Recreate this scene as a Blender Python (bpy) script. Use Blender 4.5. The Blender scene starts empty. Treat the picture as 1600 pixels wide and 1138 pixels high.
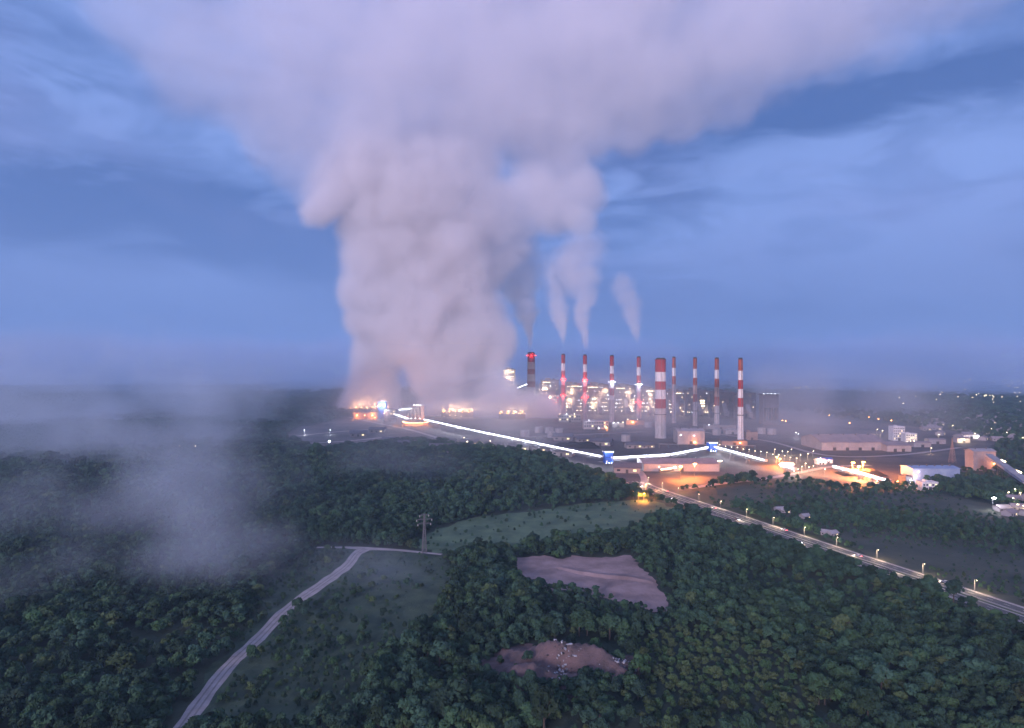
import bpy, bmesh, math, random
import numpy as np
from mathutils import Vector, Matrix

scene = bpy.context.scene
COL = scene.collection
random.seed(7)
rng = np.random.default_rng(11)
R = math.radians

# ------------------------------------------------------------------ camera
F = 1067.0          # focal length in photo pixels (1600 wide)
CX, HY = 800.0, 571.0
CAMZ = 130.0
cam_d = bpy.data.cameras.new('camera')
cam_d.sensor_width = 36.0
cam_d.lens = 36.0 * F / 1600.0
cam_d.shift_y = (HY - 569.0) / 1600.0
cam_d.clip_start = 1.0
cam_d.clip_end = 200000.0
cam = bpy.data.objects.new('camera', cam_d)
COL.objects.link(cam)
cam.location = (0, 0, CAMZ)
cam.rotation_euler = (R(90), 0, 0)
scene.camera = cam

# ------------------------------------------------------------------ render settings
scene.view_settings.view_transform = 'Standard'
scene.view_settings.look = 'None'
scene.view_settings.gamma = 1.0
scene.view_settings.exposure = 0.42
cy = scene.cycles
cy.use_denoising = True
cy.max_bounces = 9
cy.diffuse_bounces = 2
cy.glossy_bounces = 2
cy.transmission_bounces = 2
cy.volume_bounces = 7
cy.transparent_max_bounces = 6
cy.sample_clamp_indirect = 1.5
cy.use_adaptive_sampling = True
cy.adaptive_threshold = 0.025
cy.volume_step_rate = 1.6
cy.caustics_reflective = False
cy.caustics_refractive = False


# ------------------------------------------------------------------ shader expression helper
class S:
    """wraps a node socket so node maths can be written as expressions"""
    def __init__(s, nt, sock): s.nt, s.k = nt, sock
    def _m(s, op, *a, clamp=False):
        n = s.nt.nodes.new('ShaderNodeMath'); n.operation = op; n.use_clamp = clamp
        for i, x in enumerate((s,) + a):
            if isinstance(x, S): s.nt.links.new(x.k, n.inputs[i])
            else: n.inputs[i].default_value = x
        return S(s.nt, n.outputs[0])
    def __add__(s, o): return s._m('ADD', o)
    def __sub__(s, o): return s._m('SUBTRACT', o)
    def __mul__(s, o): return s._m('MULTIPLY', o)
    def __truediv__(s, o): return s._m('DIVIDE', o)
    def clamp(s): return s._m('ADD', 0.0, clamp=True)
    def step(s, a, b):
        n = s.nt.nodes.new('ShaderNodeMapRange'); n.interpolation_type = 'SMOOTHSTEP'
        s.nt.links.new(s.k, n.inputs[0]); n.inputs[1].default_value = a; n.inputs[2].default_value = b
        return S(s.nt, n.outputs[0])


def val(nt, v):
    n = nt.nodes.new('ShaderNodeValue'); n.outputs[0].default_value = v
    return S(nt, n.outputs[0])


def mixc(nt, fac, a, b):
    n = nt.nodes.new('ShaderNodeMix'); n.data_type = 'RGBA'
    for i, x in ((0, fac), (6, a), (7, b)):
        if isinstance(x, S): nt.links.new(x.k, n.inputs[i])
        elif i == 0: n.inputs[0].default_value = x
        else: n.inputs[i].default_value = (*x, 1)
    return S(nt, n.outputs[2])


def noise(nt, vec, scale, detail=4, rough=0.55, dist=0.0):
    n = nt.nodes.new('ShaderNodeTexNoise')
    nt.links.new(vec.k, n.inputs['Vector'])
    n.inputs['Scale'].default_value = scale
    n.inputs['Detail'].default_value = detail
    n.inputs['Roughness'].default_value = rough
    n.inputs['Distortion'].default_value = dist
    return S(nt, n.outputs['Fac'])


def comb(nt, x, y, z):
    n = nt.nodes.new('ShaderNodeCombineXYZ')
    for i, v in enumerate((x, y, z)):
        if isinstance(v, S): nt.links.new(v.k, n.inputs[i])
        else: n.inputs[i].default_value = v
    return S(nt, n.outputs[0])


# ------------------------------------------------------------------ world: dusk sky
SUN_EL, SUN_AZ = R(14.0), R(205.0)      # the glow is behind the camera, a little left
world = bpy.data.worlds.new('World')
scene.world = world
world.use_nodes = True
wt = world.node_tree
wt.nodes.clear()
tc = wt.nodes.new('ShaderNodeTexCoord')
sx = wt.nodes.new('ShaderNodeSeparateXYZ')
wt.links.new(tc.outputs['Generated'], sx.inputs[0])
dx, dy, dz = (S(wt, sx.outputs[i]) for i in range(3))
az = dx._m('ARCTAN2', dy)
el = dz._m('ARCSINE')
sky = wt.nodes.new('ShaderNodeTexSky')
sky.sky_type = 'NISHITA'
sky.sun_disc = False
sky.sun_elevation = SUN_EL
sky.sun_rotation = SUN_AZ
sky.altitude = 300
sky.dust_density = 1.5
sky.ozone_density = 4.0
skyc = wt.nodes.new('ShaderNodeMix'); skyc.data_type = 'RGBA'; skyc.blend_type = 'MULTIPLY'
skyc.inputs[0].default_value = 1.0
wt.links.new(sky.outputs[0], skyc.inputs[6])
skyc.inputs[7].default_value = (0.75, 0.85, 1.15, 1)
nish = S(wt, skyc.outputs[2])
# stratus layers: noise stretched along the horizon
vec = comb(wt, az, el * 2.6, 0.0)
n1 = noise(wt, vec, 2.3, 5, 0.55, 0.6)
n2 = noise(wt, comb(wt, az, el * 3.4, 3.7), 5.5, 8, 0.62, 0.8)
waz = az + (n2 - 0.5) * 0.16
wel = el + (n1 - 0.5) * 0.10


def blob(px, py, rx, ry, soft=0.0):
    a0 = math.atan2((px - CX) / F, 1.0)
    e0 = math.atan2((HY - py) / F, math.hypot(1.0, (px - CX) / F))
    u = (waz - a0) * (F / rx)
    v = (wel - e0) * (F / ry)
    return (u * u + v * v).step(1.0, soft)


tone = n1.step(0.38, 0.62) * 0.50 + n2.step(0.38, 0.62) * 0.38 + 0.06
for (px, py, rx, ry, w) in [(120, 330, 420, 75, -0.45), (460, 400, 160, 80, -0.35), (80, 430, 330, 60, 0.20),
                            (330, 470, 260, 60, 0.18), (60, 40, 220, 170, 0.15), (1010, 300, 170, 90, -0.22),
                            (955, 288, 50, 26, 0.55), (1330, 350, 420, 170, 0.42), (1180, 200, 260, 50, -0.30), (1400, 130, 260, 55, -0.28),
                            (1500, 60, 300, 90, -0.15), (1220, 520, 330, 50, -0.28), (1150, 436, 130, 7, 0.5), (1400, 415, 120, 9, 0.3), (700, 500, 900, 26, -0.12), (1150, 560, 300, 22, 0.2), (230, 520, 260, 22, 0.25), (150, 575, 300, 16, -0.25),
                            (1480, 452, 130, 14, 0.15), (250, 240, 260, 80, 0.22)]:
    tone = tone + blob(px, py, rx, ry) * (w * 1.45)
tone = tone.clamp()
cloud = mixc(wt, tone, (0.036, 0.095, 0.30), (0.215, 0.325, 0.70))
pk = noise(wt, comb(wt, az, el * 2.0, 9.1), 3.0, 3, 0.5)
cloud = mixc(wt, pk.step(0.45, 0.75) * 0.40, cloud, (0.21, 0.22, 0.47))
low = el.step(R(12.0), R(-1.0))
cloud = mixc(wt, low * 0.85, cloud, (0.022, 0.064, 0.205))
# afterglow on the clouds all round the low sun, behind the camera
back = (dy * -1.0).step(-0.05, 0.9) * el.step(R(60), R(5))
cloud = mixc(wt, back * 0.8, cloud, (0.80, 0.62, 0.78))
over = el.step(R(35), R(75))
cloud = mixc(wt, over * 0.7, cloud, (0.34, 0.40, 0.82))
bg1 = wt.nodes.new('ShaderNodeBackground'); bg1.inputs[1].default_value = 0.05
wt.links.new(nish.k, bg1.inputs[0])
bg2 = wt.nodes.new('ShaderNodeBackground'); bg2.inputs[1].default_value = 1.0
wt.links.new(cloud.k, bg2.inputs[0])
mx = wt.nodes.new('ShaderNodeMixShader')
mx.inputs[0].default_value = 0.9
wt.links.new(bg1.outputs[0], mx.inputs[1]); wt.links.new(bg2.outputs[0], mx.inputs[2])
wo = wt.nodes.new('ShaderNodeOutputWorld')
wt.links.new(mx.outputs[0], wo.inputs[0])
world.cycles.sampling_method = 'MANUAL'
world.cycles.sample_map_resolution = 512

sun_d = bpy.data.lights.new('sun', 'SUN')
sun_d.energy = 2.8
sun_d.angle = R(12.0)
sun_d.color = (0.97, 0.80, 0.97)
sun = bpy.data.objects.new('sun', sun_d)
COL.objects.link(sun)
# lamp looks along -Z; point it from the sun direction
sd = Vector((math.sin(SUN_AZ) * math.cos(SUN_EL), math.cos(SUN_AZ) * math.cos(SUN_EL), math.sin(SUN_EL)))
sun.rotation_euler = sd.to_track_quat('Z', 'Y').to_euler()

# ------------------------------------------------------------------ helpers
def tag(o, label=None, cat=None, group=None, kind=None):
    if label: o['label'] = label
    if cat: o['category'] = cat
    if group: o['group'] = group
    if kind: o['kind'] = kind
    return o


def G(px, py, z=0.0):
    """ground point seen at a photo pixel"""
    d = (CAMZ - z) * F / (py - HY)
    return Vector(((px - CX) / F * d, d, z))


def P(px, py, d):
    """point at distance d (along the view) seen at a photo pixel"""
    return Vector(((px - CX) / F * d, d, CAMZ + (HY - py) / F * d))


def to_px(x, y, z=0.0):
    return CX + x / y * F, HY - (z - CAMZ) / y * F


# ------------------------------------------------------------------ vapour: a density grid computed here, turned into a volume by nodes
def lattice(n, seed):
    return np.random.default_rng(seed).random((n, n, n), dtype=np.float32)


def vnoise(p, seed, n=32):
    L = lattice(n, seed)
    f = np.floor(p).astype(np.int32)
    t = (p - f).astype(np.float32)
    t = t * t * (3 - 2 * t)
    f %= n
    g = (f + 1) % n
    x0, y0, z0, x1, y1, z1 = f[..., 0], f[..., 1], f[..., 2], g[..., 0], g[..., 1], g[..., 2]
    tx, ty, tz = t[..., 0], t[..., 1], t[..., 2]
    a = L[x0, y0, z0] * (1 - tx) + L[x1, y0, z0] * tx
    b = L[x0, y1, z0] * (1 - tx) + L[x1, y1, z0] * tx
    c = L[x0, y0, z1] * (1 - tx) + L[x1, y0, z1] * tx
    d = L[x0, y1, z1] * (1 - tx) + L[x1, y1, z1] * tx
    return (a * (1 - ty) + b * ty) * (1 - tz) + (c * (1 - ty) + d * ty) * tz


def fbm(p, seed, octaves=4, gain=0.5):
    s, a, t = 0, 1.0, 0
    for k in range(octaves):
        s = s + a * (vnoise(p * (2.03 ** k) + 7.3 * k, seed + k) * 2 - 1)
        t += a; a *= gain
    return s / t


def vapour_material(name, color, aniso=0.0):
    m = bpy.data.materials.new(name); m.use_nodes = True
    nt = m.node_tree; nt.nodes.clear()
    v = nt.nodes.new('ShaderNodeVolumePrincipled')
    v.inputs['Color'].default_value = (*color, 1)
    v.inputs['Density'].default_value = 1.0
    v.inputs['Anisotropy'].default_value = aniso
    o = nt.nodes.new('ShaderNodeOutputMaterial')
    nt.links.new(v.outputs[0], o.inputs['Volume'])
    return m


def vapour(name, blobs, voxel, scale, amp, material, seed=1, soft=0.35, warp=0.0, zmin=0.0, octaves=4, flat=1.0, gain=0.5, power=1.0, billow=0.0, hullvox=2.0, hullthr=0.12):
    """blobs: (x, y, z, radius, density)"""
    B = np.array(blobs, dtype=np.float32)
    pad = 1.25
    lo = (B[:, :3] - B[:, 3:4] * np.array([1, 1, flat]) * pad).min(0)
    hi = (B[:, :3] + B[:, 3:4] * np.array([1, 1, flat]) * pad).max(0)
    lo[2] = max(lo[2], zmin)
    n = np.maximum(np.ceil((hi - lo) / voxel).astype(int) + 1, 3)
    hi = lo + (n - 1) * voxel
    ax = [lo[i] + np.arange(n[i], dtype=np.float32) * voxel for i in range(3)]
    X, Y, Z = np.meshgrid(*ax, indexing='ij')
    Pn = np.stack([X, Y, Z], -1)
    nz = fbm(Pn / scale, seed, octaves, gain)
    if warp:
        wx = vnoise(Pn / (scale * 1.6) + 11, seed + 50) * 2 - 1
        wz = vnoise(Pn / (scale * 1.6) + 31, seed + 60) * 2 - 1
    Fm = np.full(X.shape, -1.0, np.float32)
    D = np.zeros(X.shape, np.float32)
    Wt = np.full(X.shape, 1e-4, np.float32)
    for (bx, by, bz, r, w) in B:
        sl = []
        for i, c in enumerate((bx, by, bz)):
            rr = r * pad * (flat if i == 2 else 1) + voxel + warp
            a = max(0, int((c - rr - lo[i]) / voxel)); b = min(n[i], int((c + rr - lo[i]) / voxel) + 2)
            sl.append(slice(a, max(b, a)))
        sl = tuple(sl)
        if 0 in X[sl].shape: continue
        xx, zz = X[sl], Z[sl]
        if warp:
            xx = xx + wx[sl] * warp; zz = zz + wz[sl] * warp
        dd = np.sqrt((xx - bx) ** 2 + (Y[sl] - by) ** 2 + ((zz - bz) / flat) ** 2) / r
        f = 1 - dd
        Fm[sl] = np.maximum(Fm[sl], f) + 0.12 * np.maximum(np.minimum(Fm[sl], f), 0)
        k = np.maximum(f + 0.3, 0) ** 2
        D[sl] += k * w; Wt[sl] += k
    bl = np.abs(vnoise(Pn / (scale * .62) + 5, seed + 70) * 2 - 1) * .65 + np.abs(vnoise(Pn / (scale * .27) + 9, seed + 80) * 2 - 1) * .35
    f = Fm + (nz * (1 - billow) + (bl - 0.38) * 1.5 * billow) * amp
    den = np.clip(f / soft, 0, 1)
    den = den * den * (3 - 2 * den)
    if power != 1.0: den = den ** power
    den = den * D / Wt
    # fade to nothing at the faces of the grid
    for i in range(3):
        e = np.minimum(np.arange(n[i]), n[i] - 1 - np.arange(n[i])) / 3.0
        if i == 2 and zmin == lo[2]: e = (n[i] - 1 - np.arange(n[i])) / 3.0 + 0
        shp = [1, 1, 1]; shp[i] = -1
        den = den * np.clip(e, 0, 1).reshape(shp)
    me = bpy.data.meshes.new(name)
    N = den.size
    me.vertices.add(N)
    co = np.stack([X.transpose(2, 1, 0).ravel(), Y.transpose(2, 1, 0).ravel(), Z.transpose(2, 1, 0).ravel()], -1)
    me.vertices.foreach_set('co', co.astype(np.float32).ravel())
    at = me.attributes.new('vapour', 'FLOAT', 'POINT')
    at.data.foreach_set('value', den.transpose(2, 1, 0).ravel().astype(np.float32))
    o = bpy.data.objects.new('vapour', me); COL.objects.link(o)
    me.materials.append(material)
    ng = bpy.data.node_groups.new(name, 'GeometryNodeTree')
    ng.interface.new_socket('Geometry', in_out='INPUT', socket_type='NodeSocketGeometry')
    ng.interface.new_socket('Geometry', in_out='OUTPUT', socket_type='NodeSocketGeometry')
    nn, lk = ng.nodes, ng.links
    gi, go = nn.new('NodeGroupInput'), nn.new('NodeGroupOutput')
    pos = nn.new('GeometryNodeInputPosition')
    sub = nn.new('ShaderNodeVectorMath'); sub.operation = 'SUBTRACT'; sub.inputs[1].default_value = lo.tolist()
    lk.new(pos.outputs[0], sub.inputs[0])
    dv = nn.new('ShaderNodeVectorMath'); dv.operation = 'SCALE'; dv.inputs['Scale'].default_value = 1.0 / voxel
    lk.new(sub.outputs[0], dv.inputs[0])
    sp = nn.new('ShaderNodeSeparateXYZ'); lk.new(dv.outputs[0], sp.inputs[0])
    def im(op, a, b):
        m = nn.new('FunctionNodeIntegerMath'); m.operation = op
        for i, x in enumerate((a, b)):
            if isinstance(x, int): m.inputs[i].default_value = x
            else: lk.new(x, m.inputs[i])
        return m.outputs[0]
    def rd(x):
        m = nn.new('FunctionNodeFloatToInt'); m.rounding_mode = 'ROUND'; lk.new(x, m.inputs[0]); return m.outputs[0]
    ix, iy, iz = (rd(sp.outputs[i]) for i in range(3))
    idx = im('ADD', ix, im('MULTIPLY', im('ADD', iy, im('MULTIPLY', iz, int(n[1]))), int(n[0])))
    na = nn.new('GeometryNodeInputNamedAttribute'); na.data_type = 'FLOAT'; na.inputs[0].default_value = 'vapour'
    si = nn.new('GeometryNodeSampleIndex'); si.data_type = 'FLOAT'; si.domain = 'POINT'
    lk.new(gi.outputs[0], si.inputs['Geometry']); lk.new(na.outputs[0], si.inputs['Value']); lk.new(idx, si.inputs['Index'])
    vc = nn.new('GeometryNodeVolumeCube')
    lk.new(si.outputs[0], vc.inputs['Density'])
    vc.inputs['Min'].default_value = lo.tolist(); vc.inputs['Max'].default_value = hi.tolist()
    for i, c in enumerate('XYZ'): vc.inputs['Resolution ' + c].default_value = int(n[i])
    sm = nn.new('GeometryNodeSetMaterial'); sm.inputs['Material'].default_value = material
    lk.new(vc.outputs[0], sm.inputs[0])
    # first run: the outer skin of the vapour becomes a real closed mesh, the thing itself
    vm = nn.new('GeometryNodeVolumeToMesh'); vm.resolution_mode = 'VOXEL_SIZE'
    vm.inputs['Voxel Size'].default_value = voxel * hullvox
    vm.inputs['Threshold'].default_value = float(den.max() * hullthr); vm.inputs['Adaptivity'].default_value = 0.1
    lk.new(vc.outputs[0], vm.inputs['Volume'])
    lk.new(vm.outputs[0], go.inputs[0])
    mod = o.modifiers.new('vapour', 'NODES'); mod.node_group = ng
    dg = bpy.context.evaluated_depsgraph_get()
    dg.update()
    hm_ = bpy.data.meshes.new_from_object(o.evaluated_get(dg))
    hm_.name = name
    hm_.materials.clear(); hm_.materials.append(M_THIN)
    hull = bpy.data.objects.new(name, hm_); COL.objects.link(hull)
    for l in list(go.inputs[0].links): lk.remove(l)
    lk.new(sm.outputs[0], go.inputs[0])
    nn.remove(vm)
    o.parent = hull
    o['kind'] = 'stuff'
    print('vapour', name, n, float(den.max()), float(den.mean()), len(hm_.polygons))
    return hull


def thin_material():
    m = bpy.data.materials.new('thin_vapour'); m.use_nodes = True
    nt = m.node_tree; nt.nodes.clear()
    v = nt.nodes.new('ShaderNodeVolumePrincipled')
    v.inputs['Color'].default_value = (0.97, 0.97, 0.98, 1)
    v.inputs['Density'].default_value = 0.00012
    v.inputs['Density Attribute'].default_value = ''
    o = nt.nodes.new('ShaderNodeOutputMaterial')
    nt.links.new(v.outputs[0], o.inputs['Volume'])
    return m


M_THIN = thin_material()
M_STEAM = vapour_material('steam', (0.998, 0.985, 0.998), 0.0)


def pb(lst, dflt=1.0):
    """blobs given as (px, py, radius px, distance, density)"""
    out = []
    for (px, py, r, d, w) in lst:
        p = P(px, py, d)
        out.append((p.x, p.y, p.z, r * d / F, w * dflt))
    return out

# ------------------------------------------------------------------ materials
def mat(name, c, rough=0.85, c2=None, scale=0.2, streak=0, amount=0.6, metal=0.0, bump=0.0, bscale=1.0, obj_random=0.0, spec=0.3, detail=5):
    m = bpy.data.materials.new(name); m.use_nodes = True
    nt = m.node_tree
    b = nt.nodes['Principled BSDF']
    b.inputs['Roughness'].default_value = rough
    b.inputs['Metallic'].default_value = metal
    b.inputs['Specular IOR Level'].default_value = spec
    t = nt.nodes.new('ShaderNodeTexCoord')
    v = S(nt, t.outputs['Object'])
    if streak:
        mp = nt.nodes.new('ShaderNodeMapping'); mp.inputs['Scale'].default_value = (1, 1, streak)
        nt.links.new(v.k, mp.inputs[0]); v = S(nt, mp.outputs[0])
    c2 = c2 or tuple(x * 0.75 for x in c)
    n = noise(nt, v, scale, detail, 0.6)
    col = mixc(nt, n.step(0.5 - .22 / max(amount, .05) * .6, 0.5 + .22 / max(amount, .05) * .6), c, c2)
    if obj_random:
        oi = nt.nodes.new('ShaderNodeObjectInfo')
        hs = nt.nodes.new('ShaderNodeHueSaturation')
        r = S(nt, oi.outputs['Random'])
        nt.links.new((r * obj_random + (1 - obj_random / 2)).k, hs.inputs['Value'])
        nt.links.new(((r * 7.31)._m('FRACT') * 0.075 + 0.465).k, hs.inputs['Hue'])
        nt.links.new(col.k, hs.inputs['Color'])
        col = S(nt, hs.outputs[0])
    nt.links.new(col.k, b.inputs['Base Color'])
    if bump:
        bp = nt.nodes.new('ShaderNodeBump'); bp.inputs['Distance'].default_value = bump
        nn = noise(nt, v, bscale, 4, 0.6)
        nt.links.new(nn.k, bp.inputs['Height']); nt.links.new(bp.outputs[0], b.inputs['Normal'])
    return m


def glow(name, c, strength):
    m = bpy.data.materials.new(name); m.use_nodes = True
    nt = m.node_tree; nt.nodes.clear()
    e = nt.nodes.new('ShaderNodeEmission'); e.inputs[0].default_value = (*c, 1); e.inputs[1].default_value = strength
    o = nt.nodes.new('ShaderNodeOutputMaterial'); nt.links.new(e.outputs[0], o.inputs[0])
    return m


M = dict(
    ground=mat('ground_cover', (0.022, 0.040, 0.024), c2=(0.045, 0.055, 0.032), scale=0.012, bump=0.6, bscale=0.3, detail=9),
    meadow=mat('meadow', (0.075, 0.105, 0.055), c2=(0.026, 0.045, 0.028), scale=0.07, bump=0.4, bscale=0.5, detail=8),
    field=mat('field_grass', (0.125, 0.185, 0.09), c2=(0.06, 0.10, 0.055), scale=0.05, bump=0.4, bscale=0.5, detail=9),
    rut=mat('track_ruts', (0.27, 0.23, 0.21), c2=(0.2, 0.17, 0.155), scale=0.3),
    coal=mat('coal', (0.02, 0.02, 0.022), c2=(0.035, 0.033, 0.035), scale=.5),
    scrub=mat('scrub_ground', (0.095, 0.092, 0.060), c2=(0.040, 0.050, 0.033), scale=0.02, bump=0.5, bscale=0.4, detail=8),
    yard=mat('yard_ground', (0.13, 0.105, 0.10), c2=(0.06, 0.054, 0.052), scale=0.014, bump=0.2, bscale=0.2, detail=9),
    clay=mat('bare_clay', (0.40, 0.275, 0.25), c2=(0.20, 0.135, 0.12), scale=0.05, bump=0.7, bscale=0.25, detail=10),
    soil=mat('spoil_earth', (0.16, 0.105, 0.10), c2=(0.085, 0.065, 0.06), scale=0.12, bump=0.8, bscale=0.6, detail=8),
    dirt=mat('dirt_road', (0.42, 0.36, 0.34), c2=(0.30, 0.26, 0.24), scale=0.15, bump=0.1, bscale=0.7),
    asphalt=mat('asphalt', (0.10, 0.098, 0.10), c2=(0.075, 0.073, 0.075), scale=0.3),
    shoulder=mat('shoulder', (0.40, 0.35, 0.34), c2=(0.27, 0.23, 0.22), scale=0.2),
    paint=mat('road_paint', (0.75, 0.75, 0.72)),
    white=mat('white_paint', (0.78, 0.76, 0.76), c2=(0.55, 0.50, 0.48), scale=0.5, streak=.12, amount=.5),
    red=mat('red_paint', (0.42, 0.035, 0.035), c2=(0.24, 0.035, 0.035), scale=0.5, streak=.12, amount=.5),
    rust=mat('rusty_red_paint', (0.40, 0.085, 0.04), c2=(0.24, 0.07, 0.05), scale=0.5, streak=.12, amount=.5),
    concrete=mat('concrete', (0.52, 0.47, 0.46), c2=(0.38, 0.34, 0.33), scale=0.4, amount=.8, streak=.15),
    tan=mat('faded_tan_paint', (0.50, 0.36, 0.29), c2=(0.42, 0.30, 0.25), scale=0.06),
    steel=mat('grey_steel', (0.16, 0.155, 0.165), c2=(0.11, 0.105, 0.11), scale=0.3, rough=.6),
    dark=mat('dark_steel', (0.055, 0.052, 0.055), scale=0.3, rough=.7),
    clad=mat('grey_cladding', (0.30, 0.27, 0.27), c2=(0.22, 0.20, 0.205), scale=0.07),
    clad2=mat('brown_cladding', (0.30, 0.22, 0.19), c2=(0.20, 0.155, 0.14), scale=0.07),
    dull=mat('dull_cladding', (0.13, 0.12, 0.135), c2=(0.09, 0.085, 0.10), scale=0.07),
    shed=mat('pale_sheeting', (0.36, 0.33, 0.34), c2=(0.27, 0.25, 0.26), scale=0.1),
    roof=mat('rose_grey_roof', (0.31, 0.25, 0.25), c2=(0.22, 0.185, 0.19), scale=0.08),
    blue=mat('blue_cladding', (0.035, 0.10, 0.42), c2=(0.03, 0.08, 0.33), scale=0.3),
    bluegrey=mat('blue_grey_sheeting', (0.30, 0.36, 0.50), c2=(0.24, 0.29, 0.42), scale=0.1),
    glass=mat('dark_glass', (0.03, 0.035, 0.05), rough=.15, spec=.6),
    leaf=mat('leaves', (0.038, 0.080, 0.038), c2=(0.020, 0.050, 0.028), scale=0.35, obj_random=1.0),
    leaf2=mat('light_leaves', (0.062, 0.105, 0.038), c2=(0.035, 0.066, 0.028), scale=0.35, obj_random=0.6),
    bark=mat('bark', (0.09, 0.07, 0.055), scale=1.5),
    rock=mat('rubble', (0.5, 0.5, 0.52), c2=(0.2, 0.19, 0.2), scale=0.5),
    rubber=mat('rubber', (0.02, 0.02, 0.02)),
)
LW = glow('lamp_white', (0.88, 0.92, 1.0), 26)
LB = glow('lamp_cold', (0.80, 0.86, 1.0), 11)
LWM = glow('lamp_warm', (1.0, 0.78, 0.48), 16)
LO = glow('lamp_orange', (1.0, 0.40, 0.10), 40)
LR = glow('lamp_red', (1.0, 0.03, 0.02), 16)
LY = glow('lit_window', (1.0, 0.78, 0.42), 1.6)
LF = glow('flood_lamp', (0.9, 0.92, 1.0), 90)


# ------------------------------------------------------------------ mesh builder
class MB:
    def __init__(s): s.v, s.f, s.mi, s.mats = [], [], [], []
    def m(s, mt):
        if mt not in s.mats: s.mats.append(mt)
        return s.mats.index(mt)
    def face(s, pts, mt):
        b = len(s.v); s.v += [tuple(p) for p in pts]; s.f.append(tuple(range(b, b + len(pts)))); s.mi.append(s.m(mt))
    def box(s, x0, x1, y0, y1, z0, z1, mt, T=None):
        c = [(x0, y0, z0), (x1, y0, z0), (x1, y1, z0), (x0, y1, z0), (x0, y0, z1), (x1, y0, z1), (x1, y1, z1), (x0, y1, z1)]
        if T is not None: c = [tuple(T @ Vector(p)) for p in c]
        b = len(s.v); s.v += c
        for q in ((0, 3, 2, 1), (4, 5, 6, 7), (0, 1, 5, 4), (1, 2, 6, 5), (2, 3, 7, 6), (3, 0, 4, 7)):
            s.f.append(tuple(b + i for i in q)); s.mi.append(s.m(mt))
        return s
    def bar(s, a, b, w, mt, h=None):
        a, b = Vector(a), Vector(b); d = (b - a); L = d.length
        if L < 1e-6: return s
        q = d.to_track_quat('Y', 'Z').to_matrix().to_4x4()
        T = Matrix.Translation(a) @ q
        h = h or w
        return s.box(-w / 2, w / 2, 0, L, -h / 2, h / 2, mt, T)
    def lathe(s, prof, n, mts, c=(0, 0, 0), cap=True):
        """prof: (radius, z); mts one material per segment (or one for all)"""
        b = len(s.v)
        for (r, z) in prof:
            for i in range(n):
                a = 2 * math.pi * i / n
                s.v.append((c[0] + r * math.cos(a), c[1] + r * math.sin(a), c[2] + z))
        for k in range(len(prof) - 1):
            mt = mts[k] if isinstance(mts, list) else mts
            for i in range(n):
                j = (i + 1) % n
                s.f.append((b + k * n + i, b + k * n + j, b + (k + 1) * n + j, b + (k + 1) * n + i)); s.mi.append(s.m(mt))
        if cap:
            mt = mts[-1] if isinstance(mts, list) else mts
            s.f.append(tuple(b + (len(prof) - 1) * n + i for i in range(n))); s.mi.append(s.m(mt))
            mt = mts[0] if isinstance(mts, list) else mts
            s.f.append(tuple(b + n - 1 - i for i in range(n))); s.mi.append(s.m(mt))
        return s
    def build(s, name, parent=None, loc=None, rz=0.0, smooth=False):
        me = bpy.data.meshes.new(name)
        me.from_pydata(s.v, [], s.f)
        for mt in s.mats: me.materials.append(mt)
        me.polygons.foreach_set('material_index', s.mi)
        if smooth: me.polygons.foreach_set('use_smooth', [True] * len(s.f))
        me.update()
        o = bpy.data.objects.new(name, me); COL.objects.link(o)
        if parent: o.parent = parent
        if loc is not None: o.location = loc; o.rotation_euler.z = rz
        return o


def empty(name, loc, rz=0.0, label=None, cat=None, group=None):
    o = bpy.data.objects.new(name, None); COL.objects.link(o)
    o.empty_display_size = 1.0
    o.location = loc; o.rotation_euler = (0, 0, rz)
    return tag(o, label, cat, group)


def copy_tree(o, parent=None):
    c = o.copy(); COL.objects.link(c); c.parent = parent
    for ch in list(o.children): copy_tree(ch, c)
    return c


def link_mesh(name, me, parent, loc=(0, 0, 0), sc=None, rz=0):
    o = bpy.data.objects.new(name, me); COL.objects.link(o); o.parent = parent; o.location = loc
    if sc: o.scale = sc
    o.rotation_euler.z = rz
    return o


def lamp_mesh(name, mt, sx=1, sy=1, sz=1):
    b = MB(); b.lathe([(0.55, -0.5), (1.0, -0.2), (1.0, 0.2), (0.55, 0.5)], 8, mt)
    b.v = [(x * sx, y * sy, z * sz) for x, y, z in b.v]
    o = b.build(name); me = o.data; bpy.data.objects.remove(o); return me


def box_mesh(name, mt, sx, sy, sz):
    b = MB(); b.box(-sx / 2, sx / 2, -sy / 2, sy / 2, -sz / 2, sz / 2, mt)
    o = b.build(name); me = o.data; bpy.data.objects.remove(o); return me


ME = dict(white=lamp_mesh('lamp', LW, .8, .8, .8), warm=lamp_mesh('lamp', LWM, .8, .8, .8), orange=lamp_mesh('lamp', LO, .9, .9, .8), red=lamp_mesh('beacon', LR, 1.2, 1.2, 1.3),
          cold=lamp_mesh('lamp', LB, 1, 1, 1), big=lamp_mesh('lamp', LO, 1.8, 1.8, 1.5), flood=lamp_mesh('lamp', LF, 1.3, 1.3, 1.1))


def point(parent, loc, color, power, r=0.8):
    l = bpy.data.lights.new('lamp_light', 'POINT'); l.energy = power; l.color = color; l.shadow_soft_size = r
    o = bpy.data.objects.new('lamp_light', l); COL.objects.link(o); o.parent = parent; o.location = loc
    return o


ORANGE, WARM, COLD, RED = (1.0, .29, .055), (1.0, .74, .45), (.82, .88, 1.0), (1.0, .05, .04)

# ------------------------------------------------------------------ ground and sheets
def in_poly(x, y, poly):
    c = False; j = len(poly) - 1
    for i in range(len(poly)):
        xi, yi = poly[i]; xj, yj = poly[j]
        if (yi > y) != (yj > y) and x < (xj - xi) * (y - yi) / (yj - yi) + xi: c = not c
        j = i
    return c


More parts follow.
